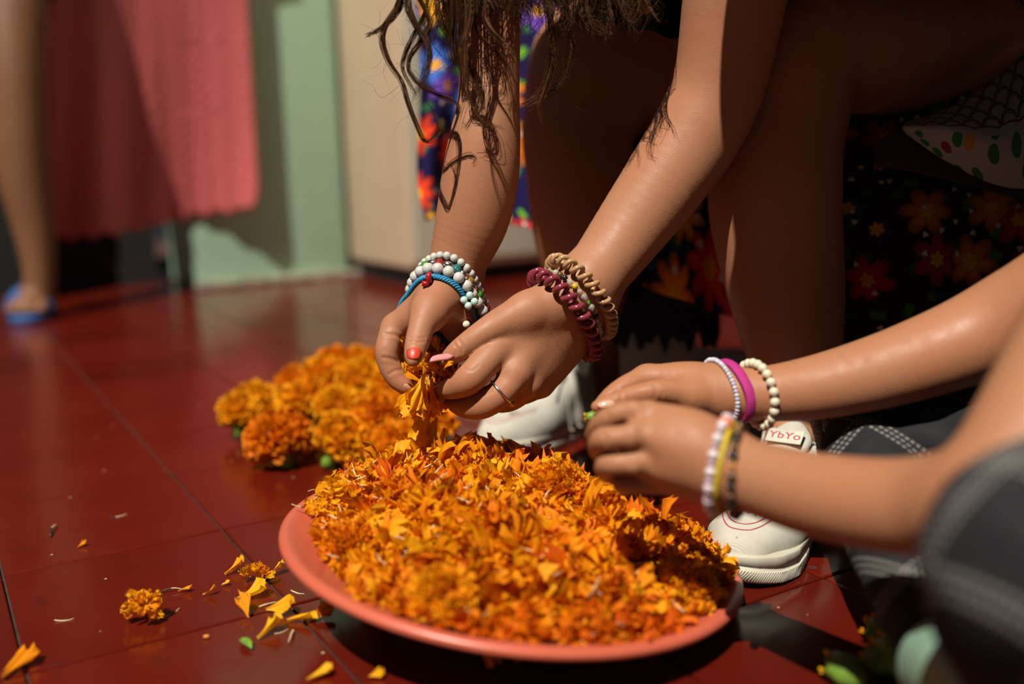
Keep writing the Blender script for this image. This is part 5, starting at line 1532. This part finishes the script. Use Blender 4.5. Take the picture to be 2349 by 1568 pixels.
for k in range(54):
    x, y = random.choice([(1000, 800), (1020, 812), (985, 835), (960, 860), (1035, 855), (1015, 858), (1000, 845), (925, 800), (935, 840), (945, 860), (1040, 862)])
    child_petal(pl, P(x + random.gauss(0, 11), y + random.gauss(0, 9), 1.06 + random.gauss(0, .014)), UP * .5 + TOCAM * .5 + RT * random.gauss(0, .4), .5, random.uniform(.010, .018), k)
FALL = ['fourth from the top and left of the stream', 'seventh from the top in the middle', 'ninth from the top, the rightmost low one', 'tenth from the top, just above the heap', 'eighth from the top, slanting at the left', 'sixth from the top, at the right edge', 'sideways just above the heap on the left', 'the leftmost one, nearly level with the heap', 'second from the top', 'third from the top at the right', 'the topmost one']
for k, (x, y, dx, dy) in enumerate([(968, 985, .1, 1), (990, 1010, -.1, 1), (1010, 1035, .15, 1), (975, 1050, -.05, 1), (955, 1020, .3, .9), (1022, 1000, -.2, 1), (940, 1060, .4, .7), (900, 1065, 1, .5), (985, 962, .2, 1), (1004, 975, -.3, 1), (960, 960, .1, 1)]):
    f_ = rand_frames(1, (-UP * dy + RT * dx)[None], .15, RNG)[0]
    o = place(SP[(k * 5) % 12], 'petal', P(x, y - 18, 1.07 + random.gauss(0, .02)), f_, random.uniform(.022, .031))
    tag(o, 'orange petal falling below the hands, ' + FALL[k], 'petal', 'falling petals')

# ------------------------------------------------------------------ bits lying on the floor
def on_floor_petal(px, py, ang_, s_, label, k, tilt=.35, lift=.0015):
    p_ = onfloor(px, py); p_[2] = lift
    y = unit(np.array([math.cos(ang_), math.sin(ang_), tilt * .5])); z = unit(ZV + np.array([random.gauss(0, tilt), random.gauss(0, tilt), 0])); x = unit(np.cross(y, z)); z = np.cross(x, y)
    o = place(SP[k % 12], 'petal', p_, np.stack([x, y, z], 1), s_); return tag(o, label, 'petal')
on_floor_petal(518, 1322, .8, .022, 'orange petal at the left end of the row of three near the plate', 0, .6)
on_floor_petal(612, 1330, .9, .022, 'yellow petal at the right end of the row of three near the plate', 1, .7)
on_floor_petal(546, 1380, .5, .026, 'long yellow petal below the row of three', 2, .3)
on_floor_petal(572, 1420, 1.9, .026, 'upright folded yellow petal on the red tiles', 3, .7)
on_floor_petal(612, 1404, -.2, .026, 'broad yellow petal with a curled white tail', 4, .5)
on_floor_petal(660, 1430, .2, .025, 'orange petal lying across the tile joint', 5, .5)
on_floor_petal(708, 1424, .5, .022, 'dark orange petal half in the shadow of the plate', 6, .5)
on_floor_petal(594, 1470, .9, .025, 'curled orange petal nearest the green leaf', 7, .6)
on_floor_petal(466, 1368, .3, .012, 'tiny orange petal between the tuft and the row', 8, .5)
on_floor_petal(508, 1346, .6, .008, 'tiny yellow scrap beside the row of three', 9, .4)
on_floor_petal(410, 1360, .3, .012, 'small crumpled yellow petal at the end of a seed straw', 10, .6)
on_floor_petal(4, 1558, 1.2, .032, 'blurred yellow petal at the bottom left corner', 11, .5)
on_floor_petal(706, 1566, .6, .02, 'yellow petal tip at the bottom edge below the plate', 1, .5)
on_floor_petal(846, 1556, .2, .012, 'small yellow petal at the bottom edge in the plate shadow', 2, .4)
on_floor_petal(178, 1258, 1.0, .010, 'small curved yellow scrap alone on the left tiles', 3, .4)
cl2 = thing('petal_clump', onfloor(580, 1330), 'ragged orange petal clump in the middle of the row of three', 'petals')
for k in range(16):
    b = onfloor(580 + random.gauss(0, 15), 1332 + random.gauss(0, 3)); b[2] = .003 + random.uniform(0, .004)
    child_petal(cl2, b, ZV * .7 + RT * random.gauss(0, .6) + UP * .1 + TOCAM * random.gauss(.2, .4), .2, random.uniform(.009, .015), k)
tf = thing('petal_tuft', onfloor(332, 1425), 'plucked yellow marigold tuft lying on the red tiles at the left', 'petals')
for k in range(48):
    b = onfloor(333, 1425); b[2] = .013
    dv = unit(np.array([random.gauss(-.15, 1), random.gauss(.1, 1), random.gauss(.25, .75)])); b = b + dv * .004; b[2] = max(b[2], .004)
    if b[2] + dv[2] * .014 < .002: dv[2] = abs(dv[2])
    child_petal(tf, b, dv, .15, random.uniform(.009, .014), k)
def on_floor_floret(px, py, px2, py2, label, k):
    a = onfloor(px, py); b = onfloor(px2, py2); L = np.linalg.norm(b - a); a[2] = .0012
    y = unit(b - onfloor(px, py)); x = np.cross(y, ZV)
    o = place(FL[k % 9], 'floret', a, np.stack([x, y, ZV], 1), L / .02); tag(o, label, 'floret')
on_floor_floret(368, 1361, 418, 1350, 'black ended white floret lying above the tuft', 0)
on_floor_floret(368, 1418, 418, 1399, 'white floret lying just right of the tuft', 1)
on_floor_floret(358, 1404, 372, 1397, 'short white floret stuck to the tuft', 2)
on_floor_floret(125, 1425, 168, 1423, 'cream floret alone at the lower left', 4)
on_floor_floret(252, 1187, 291, 1182, 'pale floret with a dark end on the upper left tiles', 3)
on_floor_floret(116, 1232, 118, 1208, 'hooked floret on the far left tiles', 6)
on_floor_floret(594, 1394, 636, 1382, 'white floret between the yellow petals', 5)
on_floor_floret(667, 1356, 695, 1366, 'fine cream floret next to the plate rim', 7)
on_floor_floret(630, 1456, 664, 1446, 'grey floret beside the curled orange petal', 8)
on_floor_floret(672, 1448, 678, 1474, 'bent yellowish floret right of the curled orange petal', 2)
lf = onfloor(553, 1472); lf2 = onfloor(577, 1494); lf[2] = lf2[2] = .001
Pn = np.zeros((9, 12, 3)); d_ = lf2 - lf; n_ = unit(np.cross(d_, ZV))
for i in range(9):
    for j in range(12):
        v = j / 11; w = .0034 * math.sin(math.pi * min(.98, v + .02)) ** .7; u = -1 + i / 4
        Pn[i, j] = lf + d_ * v + n_ * w * u + ZV * (.0012 + .0012 * u * u + .002 * math.sin(v * 3))
lfo = sheet('leaf', Pn, M['green'], None, .0004); tag(lfo, 'small green leaf on the red tiles below the petals', 'leaf')
tinyp = onfloor(474, 1463); MB().ball(tinyp + ZV * .0015, .0020, 10, 7, (1.3, .9, .7)).build('pollen_crumb', M['petal']); tag(bpy.data.objects['pollen_crumb'], 'tiny yellow crumb on the tiles left of the green leaf', 'crumb')

# green buds with orange tips at the lower right
def bud(loc, dirv, R, label, tips, group=None):
    root = thing('marigold_bud', loc, label, 'bud', group)
    y = unit(dirv); x = unit(np.cross(y, [0.1, .2, 1])); z = np.cross(x, y)
    k = 16; V = []; Fc = []; pr = [(0, .10), (.08, .22), (.25, .40), (.55, .50), (.85, .44), (1.0, .38), (1.12, .30), (1.05, .25)]
    for j, (h_, r_) in enumerate(pr):
        for i in range(k):
            a = 2 * math.pi * i / k; rr_ = r_ * (1 + (.07 if i % 2 else -.05)); hh_ = h_ + (.12 if (i % 2 and j in (5, 6)) else 0)
            V.append(R * (x * math.cos(a) * rr_ + z * math.sin(a) * rr_ + y * hh_))
    for j in range(len(pr) - 1):
        for i in range(k): Fc.append((j * k + i, j * k + (i + 1) % k, (j + 1) * k + (i + 1) % k, (j + 1) * k + i))
    Fc.append(tuple(range(k - 1, -1, -1))); Fc.append(tuple((len(pr) - 1) * k + i for i in range(k)))
    link('calyx', mesh_from('calyx', V, Fc), M['green'], root)
    for i in range(tips):
        a = 6.28 * i / tips; o = bpy.data.objects.new('petal', SP[i % 12]); COL.objects.link(o); o.parent = root
        yy = unit(y + (x * math.cos(a) + z * math.sin(a)) * .45); xx = unit(np.cross(yy, x + z * .3)); zz_ = np.cross(xx, yy); p_ = R * (y * 1.0 + (x * math.cos(a) + z * math.sin(a)) * .22)
        fr_ = np.stack([xx, yy, zz_], 1); sc2 = R * .42
        o.matrix_local = Matrix([[fr_[q_][b] * sc2 for b in range(3)] + [p_[q_]] for q_ in range(3)] + [[0, 0, 0, 1]])
    return root
for px, py, dv, R, tips, lb in [(2072, 1508, (-.5, .6, .12), .022, 5, 'bright green marigold bud uppermost of the three beside the jeans'), (2098, 1580, (-.25, .7, .15), .026, 8, 'plump green bud with orange tips at the bottom right'), (2056, 1560, (-.5, .5, .1), .018, 6, 'small bud showing orange and white petals beside the plump one'), (1985, 1592, (-.6, .6, .1), .022, 3, 'dark green bud in the shadow at the bottom')]:
    p_ = onfloor(px, py); p_[2] = R * .46; bud(p_, dv, R, lb, tips)
bud(P(1372, 952, .925), -RT * .9 - UP * .15, PXR(24, .92), 'small yellow green bud pinched in the child\'s fingertips', 7)
# drawstring of the child's jeans
a = spline([P(1862, 925, .985), P(1868, 960, .975), P(1880, 1000, .97), P(1888, 1045, .965)], 60)
mb = MB()
for s_ in range(3):
    ph = np.arange(60) * .55 + s_ * 2.09; mb.tube(a + RT * (np.cos(ph) * .0028)[:, None] + TOCAM * (np.sin(ph) * .0022)[:, None], .0020, 6)
    mb.tube(a + RT * (.009 + np.cos(ph + 1) * .0022)[:, None] + TOCAM * (np.sin(ph + 1) * .0022)[:, None], .0016, 6)
mb.build('drawstring', plain('grey_cord', (.30, .29, .28, 1), .85, .3, 300), kid)
